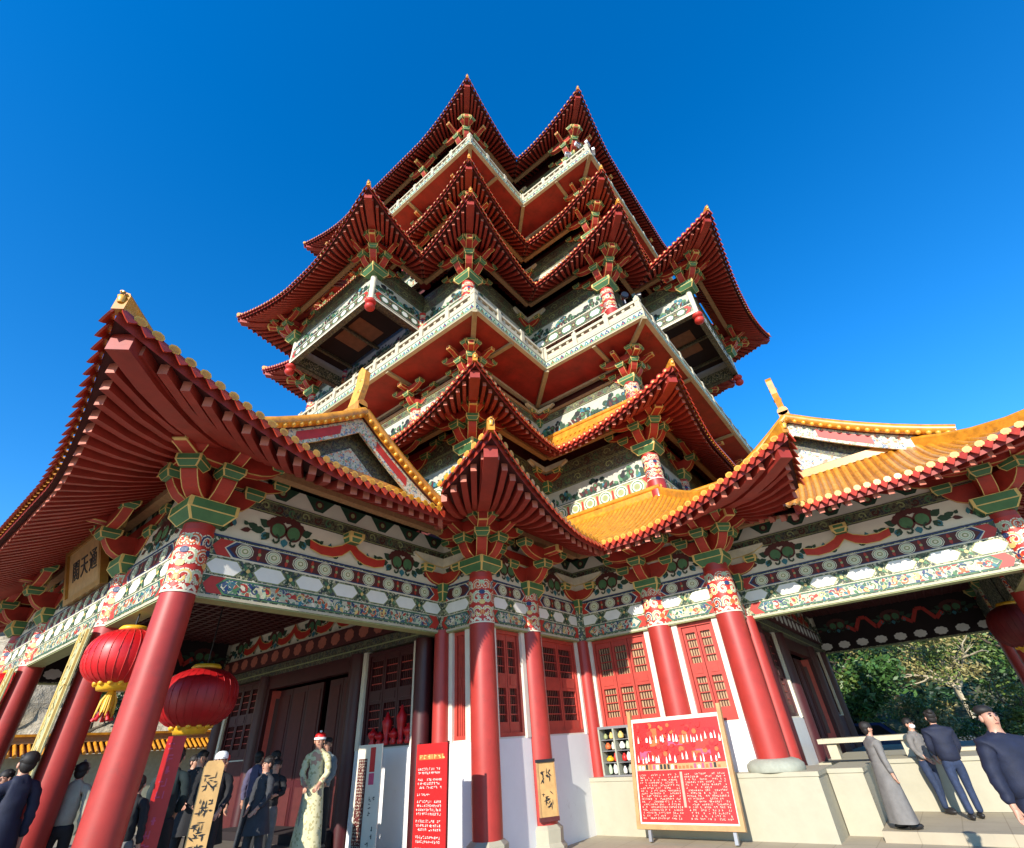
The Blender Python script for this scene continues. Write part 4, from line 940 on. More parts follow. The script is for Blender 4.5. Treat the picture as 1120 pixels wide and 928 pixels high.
def glyph_rows(b, u0, u1, z0, z1, rows, rng, mat, n, fill=.8, size=None):
    dz = (z1 - z0) / rows
    for r in range(rows):
        z = z1 - dz * (r + .5); u = u0
        while u < u1 - dz * .5:
            if rng.random() < fill:
                for q in range(3):
                    a, c = rng.uniform(0, .7), rng.uniform(-.32, .32); 
                    if rng.random() < .6: fpl(b, rect(u + dz * a * .5, u + dz * (a * .5 + .38), z + dz * c - dz * .055, z + dz * c + dz * .055), n, mat)
                    else: fpl(b, rect(u + dz * a, u + dz * a + dz * .1, z - dz * .3, z + dz * .3), n + .0006, mat)
            u += dz * .86
def brush(e, spots, s, seed):
    rng = random.Random(seed)
    for u, z in spots:
        b = MB()
        for k in range(15):
            a = rng.choice((0, .12, 1.57, 1.5, -.7, -2.3, .1)); l = rng.uniform(.4, 1.1) * s; fpl(b, leaf(u + rng.uniform(-.8, .7) * s - math.cos(a) * l / 2, z + rng.uniform(-.85, .85) * s - math.sin(a) * l / 2, l, rng.uniform(.10, .2) * s, a), .004 + .0005 * k, 'black_paint')
        b.build('brush_character', e)
e = tilted('notice_board', (11.30, 4.72, 1.12), (0, -1, 0), (.20, 0, .98), label='wood-framed board covered in red and white posters leaning before the podium', cat='notice board')
b = MB(); board_box(b, -.98, .98, -.86, .93, -.03, 0, 'white_paint'); b.build('panel', e)
b = MB()
for u0, u1, z0, z1 in ((-1.055, -.98, -.94, 1.08), (.98, 1.055, -.94, 1.08), (-.98, .98, -.94, -.86)): board_box(b, u0, u1, z0, z1, -.05, .04, 'wood_board')
b.build('frame', e)
b = MB(); rng = random.Random(11)
fpl(b, rect(-.95, .95, .10, .86), .003, 'bright_red')
for k in range(16): u, z_ = rng.uniform(-.85, .6), rng.uniform(.14, .62); fpl(b, rect(u, u + rng.uniform(.12, .34), z_, z_ + rng.uniform(.1, .22)), .0035 + .0001 * k, rng.choice(('red_paint', 'lantern_red', 'bright_red', 'lantern_deep', 'cloth_pink', 'orange_paint')))
for row in range(2):
    zz = .50 - row * .33
    for k in range(60):
        u = rng.uniform(-.92, .92); fpl(b, disc(u, zz + rng.uniform(.02, .30), rng.uniform(.02, .06), 7), .006 + .0004 * k, rng.choice(('bright_red', 'red_paint', 'bright_red', 'lantern_red', 'orange_paint', 'bright_red', 'lantern_deep')))
    for k in range(26):
        u = -.93 + 1.86 * (k + rng.uniform(-.3, .3)) / 25; w_ = rng.uniform(.012, .026); z2 = zz + rng.uniform(-.03, .03)
        if rng.random() < .75: fpl(b, [(u - w_, z2 - .04), (u + w_, z2 - .04), (u + w_ * .8, z2 + .03), (u, z2 + rng.uniform(.04, .12)), (u - w_ * .8, z2 + .03)], .033 + .0003 * k, 'lozenge_white' if rng.random() < .8 else 'cream')
fpl(b, rect(-.95, .95, .0, .10), .003, 'wood_board')
for k in range(22): fpl(b, rect(-.9 + .08 * k, -.85 + .08 * k, .01, .05 + .05 * rng.random()), .006, rng.choice(('cloth_pink', 'lozenge_white', 'bright_red', 'black_paint', 'orange_paint')))
b.build('posters', e)
b = MB(); fpl(b, rect(-.95, .95, -.83, -.005), .003, 'bright_red'); fpl(b, rect(-.02, .03, -.60, -.04), .0045, 'cloth_cream')
glyph_rows(b, -.90, -.04, -.79, -.06, 17, rng, 'cream', .006, .7); glyph_rows(b, .07, .9, -.79, -.06, 17, rng, 'cream', .006, .65); b.build('printed_lists', e)
for u in (-.8, .85): b = MB(); board_box(b, u - .03, u + .03, -1.12, -.95, -.05, .02, 'metal_grey'); b.build('foot', e)
e = tilted('info_banner', (6.62, 7.0, .93), (0, -1, 0), (.02, 0, 1), label='tall red information banner with white lines of writing and a yellow heading', cat='banner')
b = MB(); board_box(b, -.36, .36, -.92, .92, -.02, 0, 'bright_red'); b.build('panel', e)
b = MB(); rng = random.Random(4); fpl(b, rect(-.29, .29, .70, .77), .004, 'orange_paint'); glyph_rows(b, -.27, .3, .69, .79, 1, rng, 'edge_yellow', .007, 1)
z = .60
for k, (rows, w_) in enumerate(((2, .5), (3, .58), (1, .3), (4, .58), (3, .56), (2, .58), (1, .25), (4, .5), (3, .58))):
    glyph_rows(b, -.3, -.3 + w_, z - rows * .05, z, rows, rng, 'lozenge_white', .005, .95); z -= rows * .05 + .04
b.build('printed_lines', e)
b = MB()
for s in (-.34, .34): board_box(b, s - .015, s + .015, -.93, .94, -.06, -.025, 'maroon')
b.build('stand', e)
e = tilted('price_banner', (7.25, 9.42, .98), (.12, -.99, 0), (0, 0, 1), label='narrow white standing banner with dark columns of writing by the shaded window', cat='banner')
b = MB(); board_box(b, -.33, .33, -.95, .95, -.02, 0, 'white_paint'); b.build('panel', e)
b = MB(); fpl(b, rect(-.29, -.05, -.8, .72), .004, 'maroon'); glyph_rows(b, -.28, -.06, -.79, .71, 30, rng, 'cream', .007, .9); fpl(b, rect(.02, .16, .5, .9), .004, 'bright_red'); fpl(b, rect(.02, .16, .3, .48), .004, 'cloth_pink'); glyph_rows(b, .06, .28, -.85, .25, 10, rng, 'black_paint', .006, .55); b.build('printed_lines', e)
e = tilted('column_plaque', (9.8 - .17, 7.1 - .26, .98), (.84, -.54, 0), (0, 0, 1), label='orange wooden plaque with dark characters low on the slim red column', cat='plaque')
b = MB(); board_box(b, -.17, .17, -.43, .43, -.03, 0, 'wood_gold'); b.build('board', e)
b = MB(); board_box(b, -.2, .2, .43, .48, -.05, .03, 'black_paint'); board_box(b, -.2, .2, -.5, -.43, -.05, .02, 'maroon')
for s in (-.18, .18): board_box(b, s - .015, s + .015, -.43, .43, -.03, .012, 'wood_board')
b.build('frame', e)
brush(e, [(0, .18), (0, -.17)], .13, 3)
e = tilted('calligraphy_board', (3.72, 8.22, 1.05), (.90, -.43, 0), (0, 0, 1), label='tall gold wooden board with black brush characters standing inside the left porch', cat='board')
b = MB(); board_box(b, -.125, .125, -.75, .72, -.03, 0, 'wood_gold'); fpl(b, [(-.125, .72), (.125, .72), (.08, .78), (-.08, .78)], -.01, 'wood_gold'); b.build('board', e)
brush(e, [(.0, .54), (.01, .29), (-.01, .04), (0, -.2), (0, -.45)], .10, 9)
e = tilted('red_scroll', (3.32, 8.66, 1.25), (.93, -.37, 0), (0, 0, 1), label='narrow red hanging scroll with pale writing behind the nearest column', cat='scroll')
b = MB(); board_box(b, -.11, .11, -.95, .9, -.02, 0, 'bright_red'); b.build('panel', e)
b = MB(); glyph_rows(b, -.08, .09, -.9, .85, 13, rng, 'cloth_pink', .004, .9); b.build('printed_lines', e)
# display cabinet on the podium
e = tilted('display_cabinet', (11.80, 6.32, 1.005), (0, -1, 0), (0, 0, 1), label='glass-fronted display cabinet of colourful souvenirs on the podium by the notice board', cat='cabinet')
b = MB(); board_box(b, -.40, .40, 0, .03, -.2, .1, 'metal_grey'); board_box(b, -.40, .40, .90, .95, -.2, .1, 'metal_grey'); board_box(b, -.40, .40, .03, .90, -.2, -.18, 'black_paint')
for u in (-.40, -.02, .36): board_box(b, u, u + .04, .03, .90, -.18, .1, 'stone_grey')
for z in (.25, .47, .68): board_box(b, -.36, .36, z, z + .012, -.18, .06, 'metal_grey')
b.build('case', e)
for i, (u, z, w_, h, mt) in enumerate(((-.28, .70, .1, .1, 'olive'), (-.13, .70, .1, .12, 'edge_yellow'), (.12, .70, .14, .13, 'edge_yellow'), (-.25, .50, .14, .12, 'orange_paint'), (-.12, .49, .08, .14, 'cream'), (.12, .5, .14, .13, 'lozenge_white'), (.26, .49, .1, .15, 'pale_green'), (-.24, .27, .18, .1, 'lantern_gold'), (-.1, .27, .08, .16, 'red_paint'), (.13, .27, .12, .14, 'bright_red'), (.25, .27, .12, .17, 'lozenge_white'), (-.27, .04, .09, .18, 'pale_green'), (-.14, .04, .1, .19, 'lozenge_white'), (.1, .04, .09, .13, 'lozenge_white'), (.24, .04, .12, .16, 'stone_grey'))):
    b = MB(); b.lathe((0, 0, 0), [(w_ * .38, 0), (w_ * .48, h * .12), (w_ * .5, h * .5), (w_ * .34, h * .75), (w_ * .2, h * .9), (w_ * .24, h)], mt, 12)
    o = b.build('souvenir'); mw = e.matrix_world @ Matrix.Translation((u, z + .0125, -.04)) @ Matrix.Rotation(-math.pi / 2, 4, 'X'); o.matrix_world = mw
    tag(o, ('%s souvenir on the %s shelf, %s half of the display cabinet' % ({'olive': 'olive green', 'edge_yellow': 'yellow', 'orange_paint': 'orange', 'cream': 'cream', 'lozenge_white': 'white', 'pale_green': 'pale green', 'lantern_gold': 'golden', 'red_paint': 'dark red', 'bright_red': 'bright red', 'stone_grey': 'grey'}[mt], {0: 'bottom', 1: 'second lowest', 2: 'third', 3: 'top'}[0 if z < .1 else 1 if z < .4 else 2 if z < .6 else 3], 'left' if u < 0 else 'right')), 'souvenir', 'souvenirs in the display cabinet')
tag([o for o in bpy.data.objects if o.name.startswith('souvenir')][0], 'olive green souvenir figurine at the top left of the display cabinet')
# added unlit red shapes standing in for red lantern reflections in the shaded window
for i in range(6):
    b = MB(); h = (.34, .26, .62, .30, .72, .36)[i]; b.lathe((0, 0, 0), [(.07, 0), (.09, .05), (.05, .1), (.1, h * .5), (.12, h * .7), (.05, h * .85), (.02, h)], 'lantern_red', 14)
    o = b.build('red_glow_shape', None, (8.12, 10.5 - i * .24, 1.92)); tag(o, ('short red glow shape at the left end of the window ledge', 'smallest red glow shape, second from the left on the window ledge', 'tall red glow shape in the middle of the window ledge', 'low red glow shape just right of the middle on the window ledge', 'tallest red glow shape towards the right of the window ledge', 'red glow shape at the right end of the window ledge')[i], 'glow shape', 'red glow shapes on the window ledge')
# floodlights on the balcony corners
def flood(x, y, z, mat, lab, ang, grp, r=.13):
    e = empty('floodlight', (x, y, z), ang, label=lab, cat='floodlight', group=grp)
    b = MB(); b.tube([(0, 0, -.25), (0, 0, .0)], .025, 'metal_grey', 8); b.build('bracket', e)
    b = MB()
    if mat == 'lamp_black': b.tube([(0, .1, .1), (0, -.02, .1), (0, -.12, .08)], [r * .6, r, r * 1.05], mat, 16); b.tube([(0, -.121, .08), (0, -.126, .08)], r * .9, 'glass_dark', 16)
    else: b.box(WORLD, -.15, .15, -.07, .07, 0, .2, mat); b.box(WORLD, -.12, .12, -.078, -.07, .03, .17, 'glass_dark')
    b.build('lamp_head', e)
flood(12.02, 3.36, 14.68, 'lamp_black', 'round black floodlight left of the lower balcony corner post', -.8, 'black floodlights on the lower balcony')
flood(12.35, 2.98, 14.68, 'lamp_black', 'round black floodlight right of the lower balcony corner post', .4, 'black floodlights on the lower balcony')
for i, (x, y, z) in enumerate(((12.05, 4.05, 25.75), (12.02, 3.45, 25.85), (12.3, 3.05, 25.85), (12.75, 3.0, 25.75))):
    flood(x, y, z, 'lamp_white', ('white box floodlight on the top balcony, farthest left of four', 'white box floodlight on the top balcony just left of the corner post', 'white box floodlight on the top balcony just right of the corner post', 'white box floodlight on the top balcony, farthest right of four')[i], -.8 + .4 * i, 'white floodlights on the top balcony')
# ------------------------------------------------------------------ people
def skin_mesh(V, E, Rd, mat, sub=2):
    me = bpy.data.meshes.new('sk'); me.from_pydata(V, E, []); o = bpy.data.objects.new('sk', me); COL.objects.link(o)
    o.modifiers.new('s', 'SKIN'); sm = o.modifiers.new('u', 'SUBSURF'); sm.levels = sub; sm.render_levels = sub
    for i, r in enumerate(Rd): me.skin_vertices[0].data[i].radius = (r, r) if not isinstance(r, tuple) else r
    me.skin_vertices[0].data[0].use_root = True
    r = bpy.data.meshes.new_from_object(o.evaluated_get(bpy.context.evaluated_depsgraph_get())); bpy.data.objects.remove(o)
    r.materials.clear(); r.materials.append(MATS[mat])
    for p in r.polygons: p.use_smooth = True
    return r
def person(loc, face, h, coat, legs, label, hair='hair_black', long=0, hat=None, mask=False, arms=((-.24, .0, 1.12), (-.21, -.06, .88)), arms2=None, step=.05, scarf=None, fat=1., bun=False, short=False, group=None, pattern=None, puffer=False):
    """face: direction looked in (world xy); arms: elbow and wrist of the right arm (canonical figure 1.72 m tall faces -y)"""
    e = empty('person', loc, math.atan2(face[0], -face[1]), label=label, cat='person', group=group or 'visitors around the pagoda'); k = h / 1.72; e.scale = (k, k, k)
    a2 = arms2 or tuple((-x, y, z) for x, y, z in arms)
    V = [(0, 0, .95), (0, .01, 1.12), (0, .01, 1.30), (0, .01, 1.42), (0, 0, 1.50), (0, -.012, 1.555), (0, -.012, 1.62), (0, -.002, 1.675)]; Rd = [.11, .10, .11, .07, .052, .068, .086, .066]; E = [(i, i + 1) for i in range(7)]
    for sg, ar in ((-1, arms), (1, a2)):
        el, wr = Vector(ar[0]), Vector(ar[1]); b0 = len(V); dr = (wr - el).normalized(); pm = wr + dr * .075
        V += [(sg * .17, .01, 1.37), tuple(el), tuple(wr), tuple(pm)]; Rd += [.05, .042, .03, .034]; E += [(3, b0), (b0, b0 + 1), (b0 + 1, b0 + 2), (b0 + 2, b0 + 3)]
        side = dr.cross(Vector((0, 1, 0)));  side = Vector((1, 0, 0)) if side.length < .2 else side.normalized(); cu = dr.cross(side)
        for q in range(4):
            o_ = side * (.027 - .018 * q); l = (.065, .075, .07, .055)[q]; i0 = len(V); p1 = pm + o_ + dr * .03; p2 = p1 + dr * l * .6 + cu * .008; p3 = p2 + dr * l * .3 + cu * .025
            V += [tuple(p1), tuple(p2), tuple(p3)]; Rd += [.0095, .009, .0075]; E += [(b0 + 3, i0), (i0, i0 + 1), (i0 + 1, i0 + 2)]
        i0 = len(V); p1 = pm - dr * .03 + side * .035; V += [tuple(p1), tuple(p1 + side * .02 + dr * .04)]; Rd += [.012, .009]; E += [(b0 + 2, i0), (i0, i0 + 1)]
    b0 = len(V)
    for sg in (-1, 1):
        i0 = len(V); V += [(sg * .09, 0, .86), (sg * .1, -.015 + sg * step, .48), (sg * .1, .02 + sg * step * 1.6, .1)]; Rd += [.075, .05, .035]; E += [(0, i0), (i0, i0 + 1), (i0 + 1, i0 + 2)]
    me = skin_mesh(V, E, Rd, 'skin', 1)
    body = put(me, 'body', e)
    f = MB(); f.tube([(0, -.084, 1.64), (0, -.094, 1.608), (0, -.086, 1.596)], [.008, .013, .010], 'skin', 8)
    for sg in (-1, 1): f.ball((sg * .086, .0, 1.61), (.014, .025, .034), 'skin', 8, 6)
    f.build('face_features', e)
    f = MB()
    for sg in (-1, 1): f.ball((sg * .032, -.083, 1.637), (.013, .008, .007), 'hair_black', 8, 5); f.ball((sg * .032, -.084, 1.658), (.022, .007, .004), 'hair_black', 8, 5)
    f.build('eyes', e); f = MB(); f.ball((0, -.080, 1.564), (.024, .008, .006), 'lips', 8, 5); f.build('mouth', e)
    if mask: f = MB(); f.ball((0, -.05, 1.585), (.07, .06, .05), 'lamp_white', 14, 8); f.build('face_mask', e)
    if hair:
        f = MB(); f.ball((0, .028, 1.690 if short else 1.668), (.088 if short else .096, .082 if short else .102, .052 if short else .092), hair, 18, 10)
        if not short: f.ball((0, .045, 1.615), (.086, .062, .095), hair, 16, 9); [f.ball((.07 * math.cos(q * 2.4), .03 + .05 * math.sin(q * 2.4), 1.70 - .012 * (q % 5)), (.035, .04, .03), hair, 8, 5) for q in range(12)]
        if bun: f.ball((0, .10, 1.72), (.055, .055, .05), hair, 12, 8)
        f.build('hair', e)
    if hat:
        f = MB(); f.lathe((0, .008, 1.655), [(.098, -.01), (.100, .02), (.092, .06), (.06, .09), (.01, .10)], hat[0], 20)
        if len(hat) > 1: f.lathe((0, .005, 1.655), [(.104, -.015), (.106, .015), (.10, .02)], hat[1], 20); f.ball((0, .005, 1.765), .024, hat[1], 10, 7)
        f.build('hat', e)
    # coat
    CV = [(0, .01, .84), (0, .012, 1.10), (0, .01, 1.27), (0, .012, 1.40), (0, .008, 1.47), (0, .004, 1.515)]; CRd = [.168 * fat, .152 * fat, .155 * fat, .10, .072, .068]; CE = [(i, i + 1) for i in range(5)]
    for sg, ar in ((-1, arms), (1, a2)):
        i0 = len(CV); el, wr = Vector(ar[0]), Vector(ar[1]); CV += [(sg * .185, .012, 1.37), tuple((Vector((sg * .185, .012, 1.37)) + el) / 2), tuple(el), tuple((el + wr) / 2), tuple(wr)]; CRd += [.083 * fat, .070 * fat, .062 * fat, .056 * fat, .050]; CE += [(3, i0)] + [(i0 + j, i0 + j + 1) for j in range(4)]
    cm = skin_mesh(CV, CE, CRd, pattern or coat, 2)
    for v in cm.vertices:
        if abs(v.co.x) < .26 and .7 < v.co.z < 1.45: v.co.y *= .86
        a = math.atan2(v.co.y, v.co.x); v.co += Vector((math.cos(a), math.sin(a), 0)) * ((.006 * math.sin(v.co.z * 47 + a * 3) + .004 * math.sin(v.co.z * 90 + a * 2)) if not puffer else .013 * abs(math.sin(v.co.z * 42)))
    co = put(cm, 'coat', e)
    if long:
        f = MB(); rows = []
        for j in range(9):
            z = 1.06 + (long - 1.06) * j / 8; rx = .165 * fat + .11 * (j / 8); rows.append([((rx + .012 * math.sin(5 * a + j * .5) * j / 8) * math.cos(a), .012 + (rx * .78 + .012 * math.sin(6 * a) * j / 8) * math.sin(a), z) for a in [t * 2 * math.pi / 28 for t in range(28)]])
        f.grid(rows, pattern or coat, True, True); f.build('coat_skirt', e)
    if scarf: f = MB(); f.lathe((0, .0, 1.44), [(.08, 0), (.095, .03), (.085, .08), (.06, .1)], scarf, 16); f.tube([(.03, -.09, 1.46), (.05, -.16, 1.3), (.05, -.17, 1.1)], [.04, .045, .04], scarf, 8); f.build('scarf', e)
    TV = [(0, 0, .98), (0, 0, .92)]; TR = [.145, .14]; TE = [(0, 1)]
    for sg in (-1, 1):
        i0 = len(TV); kx, ax = (sg * .1, -.015 + sg * step, .48), (sg * .1, .02 + sg * step * 1.6, .08)
        TV += [(sg * .092, 0, .82), (sg * .1, -.01 + sg * step * .5, .64), kx, (sg * .1, sg * step * 1.3, .28), ax]; TR += [.098, .085, .072, .066, .060]; TE += [(1, i0)] + [(i0 + j, i0 + j + 1) for j in range(4)]
    put(skin_mesh(TV, TE, TR, legs, 2), 'trousers', e)
    for sg in (-1, 1): f = MB(); f.ball((sg * .1, -.05 + sg * step * 1.6, .05), (.05, .135, .05), 'shoe', 12, 8); f.build('shoe', e)
    return e
pk = ((-.22, -.02, 1.13), (-.13, -.14, .98))                   # hands towards the pockets
pc = ((-.23, .03, 1.12), (-.24, -.02, .87))
person((8.3, -.30, 0), (-.80, -.60), 1.76, 'cloth_navy', 'cloth_navy', 'person with cropped hair in a navy jacket, smiling, at the right picture edge', short=True, arms=pc, fat=1.28)
person((13.3, .36, .155), (.94, .3), 1.60, 'cloth_navy', 'denim', 'person seen from behind in a dark quilted jacket and jeans', arms=pk, bun=True, fat=1.3, puffer=True)
person((14.0, .78, .155), (-.55, -.8), 1.50, 'cloth_grey', 'denim', 'person in a grey top and blue jeans wearing a white face mask', mask=True, arms=pk)
person((12.15, 1.34, .155), (.5, -.85), 1.50, 'cloth_grey', 'cloth_black', 'person in a long grey coat and black cap beside the podium', hat=('hair_black',), long=.10, arms=pc, fat=1.15)
person((1.98, 9.6, .305), (-.1, 1), 1.74, 'cloth_navy', 'cloth_navy', 'person in a dark blue coat walking away at the left picture edge', long=.5, arms=pc)
person((3.0, 11.1, .305), (.5, .86), 1.62, 'cloth_cream', 'cloth_black', 'person in a cream jacket and knitted hat behind the second column', hat=('cloth_cream', 'cloth_grey'), arms=pc)
person((3.55, 9.05, .305), (.6, .8), 1.70, 'cloth_teal', 'cloth_black', 'person in a dark jacket standing in the shade behind the red scroll', arms=pk)
person((3.05, 8.75, .305), (.7, .7), 1.40, 'cloth_black', 'cloth_grey', 'person in grey trousers just right of the nearest big column', arms=pc)
person((4.2, 9.1, .305), (-.4, -.9), 1.62, 'cloth_black', 'cloth_black', 'person with a white cap behind the gold calligraphy board', hat=('lamp_white',), arms=pk)
person((6.4, 12.1, .31), (.9, .4), 1.64, 'cloth_lilac', 'cloth_slate', 'person in a lilac jacket going in through the shaded door', arms=pc)
person((5.75, 10.2, .305), (-.5, -.8), 1.48, 'cloth_black', 'cloth_grey', 'person in black with clasped hands in front of the shaded door', arms=((-.22, -.03, 1.14), (-.06, -.2, 1.12)), fat=1.05)
person((6.55, 10.15, .305), (-.75, -.66), 1.86, 'cloth_cream', 'cloth_cream', 'person in a long pale leaf-patterned coat and a red and white knitted hat', hat=('bright_red', 'lamp_white'), long=.06, fat=.92, arms=pk, pattern='cloth_leafy')
person((7.0, 10.55, .305), (-.9, -.4), 1.80, 'cloth_steel', 'cloth_black', 'person in a grey sweater with hands in pockets by the shaded door', arms=pk, short=True)
for x, y, h, c, t, lab, kw in (
    (4.9, 11.4, 1.70, 'cloth_black', 'cloth_black', 'person in a black coat in the middle of the shaded porch crowd', dict(long=.5)),
    (5.3, 12.6, 1.66, 'cloth_navy', 'cloth_black', 'person in a dark navy coat deep in the porch shade', dict(long=.6)),
    (4.55, 9.75, 1.60, 'cloth_black', 'cloth_black', 'person wearing a red beret behind the gold calligraphy board', dict(hat=('bright_red',), long=.5)),
    (6.15, 11.05, 1.62, 'cloth_slate', 'cloth_black', 'person in slate grey between the lilac jacket and the pale long coat', dict(long=.45)),
    (5.1, 9.35, 1.52, 'cloth_slate', 'cloth_slate', 'person with a grey puffer coat right of the gold board', dict(long=.6)),
    (2.25, 11.9, 1.60, 'cloth_black', 'cloth_black', 'person in black behind the navy coat at the left edge', dict())):
    person((x, y, .305), (random.uniform(-1, 1), random.uniform(-1, 1)), h, c, t, lab, arms=pk, **kw)
# ------------------------------------------------------------------ trees, hedge, hillside, far wall
def leaf_mats():
    M('leaf_a', (.05, .12, .025), .5, .45, 1.2); M('leaf_b', (.12, .18, .035), .5, .4, 1.2); M('leaf_c', (.012, .040, .014), .55, .4, 1.2); M('leaf_d', (.28, .24, .085), .6, .4, 1.2); M('bark_pale', (.42, .36, .25), .85, .25, 4, .5); M('bark_dark', (.10, .075, .05), .9, .3, 5, .5); M('soil', (.10, .10, .045), .9, .4, .6)
leaf_mats()
def foliage(mb, c, R, n, size, mats, rng, clumps=40):
    cl = []
    for i in range(clumps):
        while True:
            p = Vector((rng.uniform(-1, 1), rng.uniform(-1, 1), rng.uniform(-1, 1)))
            if .35 < p.length < 1: break
        cl.append((Vector((c[0] + p.x * R[0], c[1] + p.y * R[1], c[2] + p.z * R[2])), rng.uniform(.16, .34) * sum(R) / 3, rng.choice(mats)))
    for i in range(n):
        q, r, mt = rng.choice(cl); d = Vector((rng.gauss(0, 1), rng.gauss(0, 1), rng.gauss(0, .7))) * r * .6; p = q + d
        a = Vector((rng.gauss(0, 1), rng.gauss(0, 1), rng.gauss(0, .6))).normalized(); b_ = a.cross(Vector((rng.gauss(0, 1), rng.gauss(0, 1), rng.gauss(0, 1)))).normalized(); s = size * rng.uniform(.6, 1.3)
        mb.poly([p - a * s, p + b_ * s * .45, p + a * s, p - b_ * s * .45], mt)
def tree(loc, h, cr, cz, label, mats=('leaf_a', 'leaf_a', 'leaf_b', 'leaf_c'), n=5000, size=.13, bark='bark_dark', seed=1, limbs=6, bare=False, group='trees behind the terrace', clumps=40, name='tree'):
    rng = random.Random(seed); e = empty(name, loc, label=label, cat='tree' if name == 'tree' else 'shrub', group=group)
    t = MB(); tr = h * .022 + .04; top = Vector((rng.uniform(-.3, .3), rng.uniform(-.3, .3), h * .62)); t.tube([(0, 0, -.2), (0, 0, h * .1), tuple(top * .5 + Vector((.1, .1, 0))), tuple(top)], [tr * 1.4, tr, tr * .8, tr * .5], bark, 10)
    def branch(p, d, l, r, dep):
        pts = [p]; rad = [r]; q = Vector(p); dd = Vector(d)
        for k in range(4):
            dd = (dd + Vector((rng.gauss(0, .28), rng.gauss(0, .28), rng.gauss(.05, .2)))).normalized(); q = q + dd * l / 4; pts.append(q.copy()); rad.append(r * (1 - .2 * (k + 1)))
        t.tube(pts, rad, bark, 6)
        if dep: 
            for k in range(3 if not bare else 4): branch(pts[1 + k % 4], (dd + Vector((rng.gauss(0, .8), rng.gauss(0, .8), rng.gauss(.2, .4)))).normalized(), l * .62, r * .5, dep - 1)
    for k in range(limbs):
        a = k * 6.28 / limbs + rng.random(); z = rng.uniform(.35, .95); branch(top * z, Vector((math.cos(a), math.sin(a), rng.uniform(.4, 1.1))).normalized(), min(cr[0], cr[1]) * 1.0, tr * .5, 3 if bare else 1)
    t.build('trunk', e)
    c = MB(); foliage(c, (0, 0, cz), cr, n, size, mats, rng, clumps); c.build('crown', e); return e
tree((38, 4.6, .1), 7.5, (3.0, 3.2, 3.2), 4.3, 'broad dark green leafy tree beyond the right porch', n=9000, size=.17, seed=3, clumps=60)
tree((40, -.9, .1), 7.5, (3.0, 2.6, 2.4), 5.6, 'nearly bare tree with pale branches beyond the terrace', ('leaf_d', 'leaf_d', 'leaf_b'), 5200, .11, 'bark_pale', 5, 5, False)
tree((47, 2.4, .3), 9.5, (3.6, 3.2, 3.2), 6.2, 'yellowish olive tree rising behind the bare tree', ('leaf_d', 'leaf_d', 'leaf_b'), 7000, .17, 'bark_dark', 8, clumps=50)
tree((45, -4.4, .3), 9, (3.6, 3.2, 3.6), 5.0, 'dark tree at the far right behind the lantern', ('leaf_c', 'leaf_a', 'leaf_b'), 7000, .17, 'bark_dark', 9, clumps=50)
tree((56, 8, .3), 11, (5, 4.5, 4.5), 6.0, 'tall dark tree half hidden by the porch wall', ('leaf_c', 'leaf_a'), 7000, .2, 'bark_dark', 10, clumps=50)
tree((28, -2.0, .1), 2.6, (1.5, 1.6, 1.0), 1.2, 'rounded green shrub at the right behind the smiling person', ('leaf_a', 'leaf_b', 'leaf_b'), 5000, .07, 'bark_dark', 11, group='shrubs by the terrace', name='shrub')
tree((31, 1.1, .1), 2.8, (1.3, 1.2, .9), 1.45, 'pale olive rounded shrub below the bare tree', ('leaf_b', 'leaf_d', 'leaf_d'), 4200, .07, 'bark_dark', 12, group='shrubs by the terrace', name='shrub')
tree((33, -.6, .1), 1.8, (1.3, 1.5, .6), .9, 'low bright green shrub in front of the bare tree trunk', ('leaf_b', 'leaf_b', 'leaf_d'), 3000, .07, 'bark_dark', 13, group='shrubs by the terrace', name='shrub')
# wooded slope closing the view
hm = MB(); rng = random.Random(21)
hm.grid([[(x, y, max(-.3, (x - 50) * .22) + 1.2 * math.sin(y * .11 + x * .07)) for y in range(-90, 60, 10)] for x in range(50, 150, 10)], 'soil'); tag(hm.build('hillside'), kind='structure')
fw = MB(); 
for i in range(52): 
    x, y = rng.uniform(56, 95), rng.uniform(-34, 26); foliage(fw, (x, y, (x - 50) * .22 + 2.2), (3.6, 3.6, 3.0), 900, .3, ('leaf_c', 'leaf_a', 'leaf_c', 'leaf_d'), rng, 14)
tag(fw.build('far_woodland'), kind='stuff', label='dark wooded slope far behind the terrace', cat='woodland')
# parked blue car beyond the terrace
e = empty('parked_car', (27.5, 3.4, .15), math.pi / 2, label='dark blue parked car behind the stone bench', cat='car')
pr = [(-2.1, .35), (-2.15, .75), (-1.5, .92), (-1.0, 1.38), (.6, 1.42), (1.2, .98), (2.05, .85), (2.15, .4)]
b = MB(); 
for s in (-.82, .82): b.poly([(x, s * (.92 if z > 1.2 else 1), z) for x, z in pr], 'car_blue') if False else None
M('car_blue', (.02, .045, .16), .25, .1, 3, coat=.8)
Lr = [[(x, s * (.72 if z > 1.2 else .86), z) for x, z in pr] for s in (-1, 1)]; b.poly(Lr[0], 'car_blue'); b.poly(Lr[1], 'car_blue'); b.grid([Lr[0], Lr[1]], 'car_blue', False); b.build('body', e)
b = MB()
for s in (-1, 1): b.poly([(x, s * y, z) for x, y, z in ((-1.25, .845, .98), (-.92, .765, 1.3), (.52, .765, 1.33), (.98, .845, 1.0))], 'glass_dark')
b.poly([(-1.46, -.7, .965), (-1.46, .7, .965), (-1.06, .62, 1.345), (-1.06, -.62, 1.345)], 'glass_dark'); b.build('window', e)
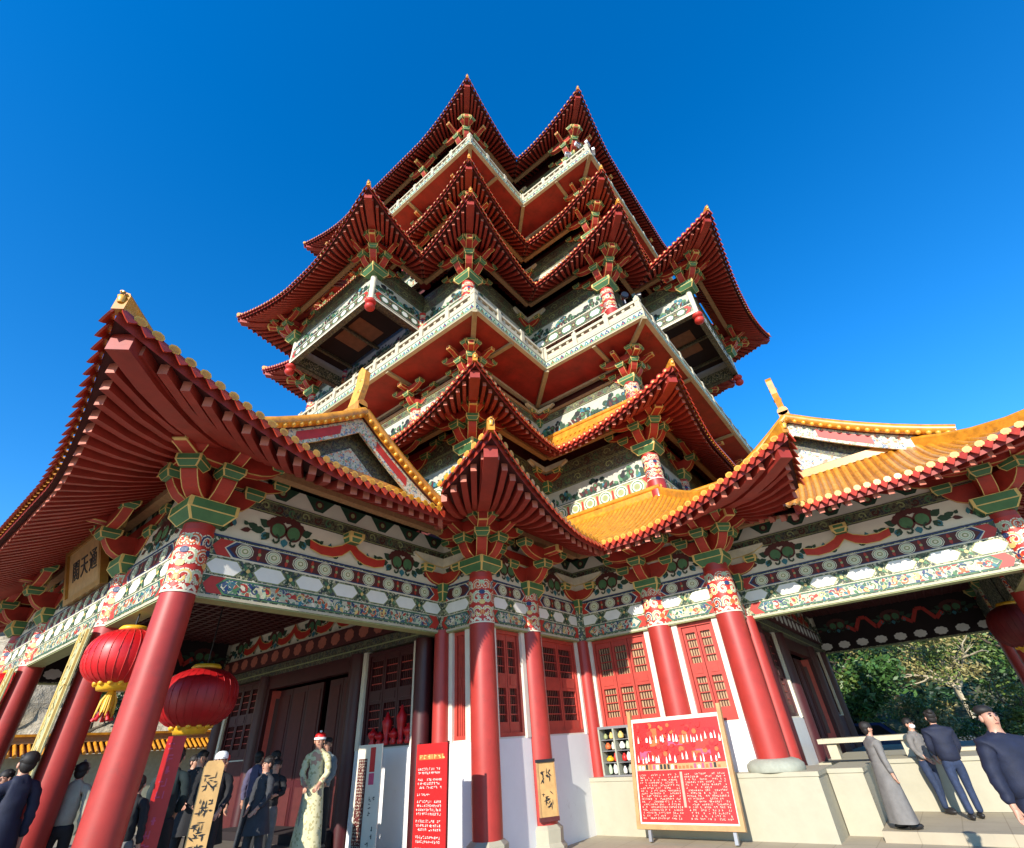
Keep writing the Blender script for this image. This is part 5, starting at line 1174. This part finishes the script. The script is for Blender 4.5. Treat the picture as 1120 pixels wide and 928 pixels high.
for x in (-1.35, 1.35):
    for s in (-.84, .84): b = MB(); b.tube([(x, s - .1, .32), (x, s + .1, .32)], .32, 'black_paint', 20); b.tube([(x, s + (.105 if s > 0 else -.105), .32), (x, s + (.12 if s > 0 else -.12), .32)], .18, 'metal_grey', 16); b.build('wheel', e)
# boundary wall with tile coping and rock cliff beyond the left porch
e = empty('boundary_wall', (4, 27, 0), label='boundary wall with an orange tiled coping seen between the left columns', cat='wall')
b = MB(); b.box(WORLD, -22, 12, 0, .4, 0, 2.5, 'stone_grey'); b.build('wall_body', e)
b = MB()
for k in range(170):
    x = -22 + .2 * k; b.tube([(x, -.62, 2.52), (x, .15, 2.92)], .07, 'tile_yellow', 6)
b.poly([(-22, -.6, 2.5), (12, -.6, 2.5), (12, .2, 2.9), (-22, .2, 2.9)], 'tile_drip'); b.build('coping_tiles', e)
b = MB(); b.box(WORLD, -22, 12, .0, .4, 2.9, 3.12, 'purlin_tan'); b.box(WORLD, -22, 12, -.1, .5, 3.12, 3.2, 'tile_yellow'); b.build('coping_ridge', e)
rk = MB(); rng = random.Random(31); import mathutils
rows = []
for j in range(26):
    row = []
    for i in range(60):
        x = -26 + i * .75; z = j * .5; nz = mathutils.noise.noise(Vector((x * .25, z * .3, 3))) * 2.2 + mathutils.noise.noise(Vector((x * .9, z * .9, 7))) * .8
        row.append((x, 40 - x * .65 + nz * 1.3 + z * .25, z + mathutils.noise.noise(Vector((x * .2, 0, z * .2))) * .8))
    rows.append(row)
rk.grid(rows, 'stone_cliff', True); tag(rk.build('rock_cliff'), kind='structure')
for i, (x, y, z, s) in enumerate(((2.5, 34.2, 3.6, 1.5), (9, 34.4, 5.5, 1.6), (14, 34.6, 4.2, 1.8), (-2, 34, 5.2, 1.6))):
    tree((x, y, 0), z + 1, (s, s * .8, s), z, ('dark shrub clinging to the rock left of the leftmost columns gap', 'dark shrub high on the rock between two columns', 'dark shrub on the rock half hidden by the porch wall', 'dark shrub on the rock at the left picture edge')[i], ('leaf_c', 'leaf_a'), 1800, .12, 'bark_dark', 40 + i, 4, group='shrubs on the rock', name='shrub', clumps=20)
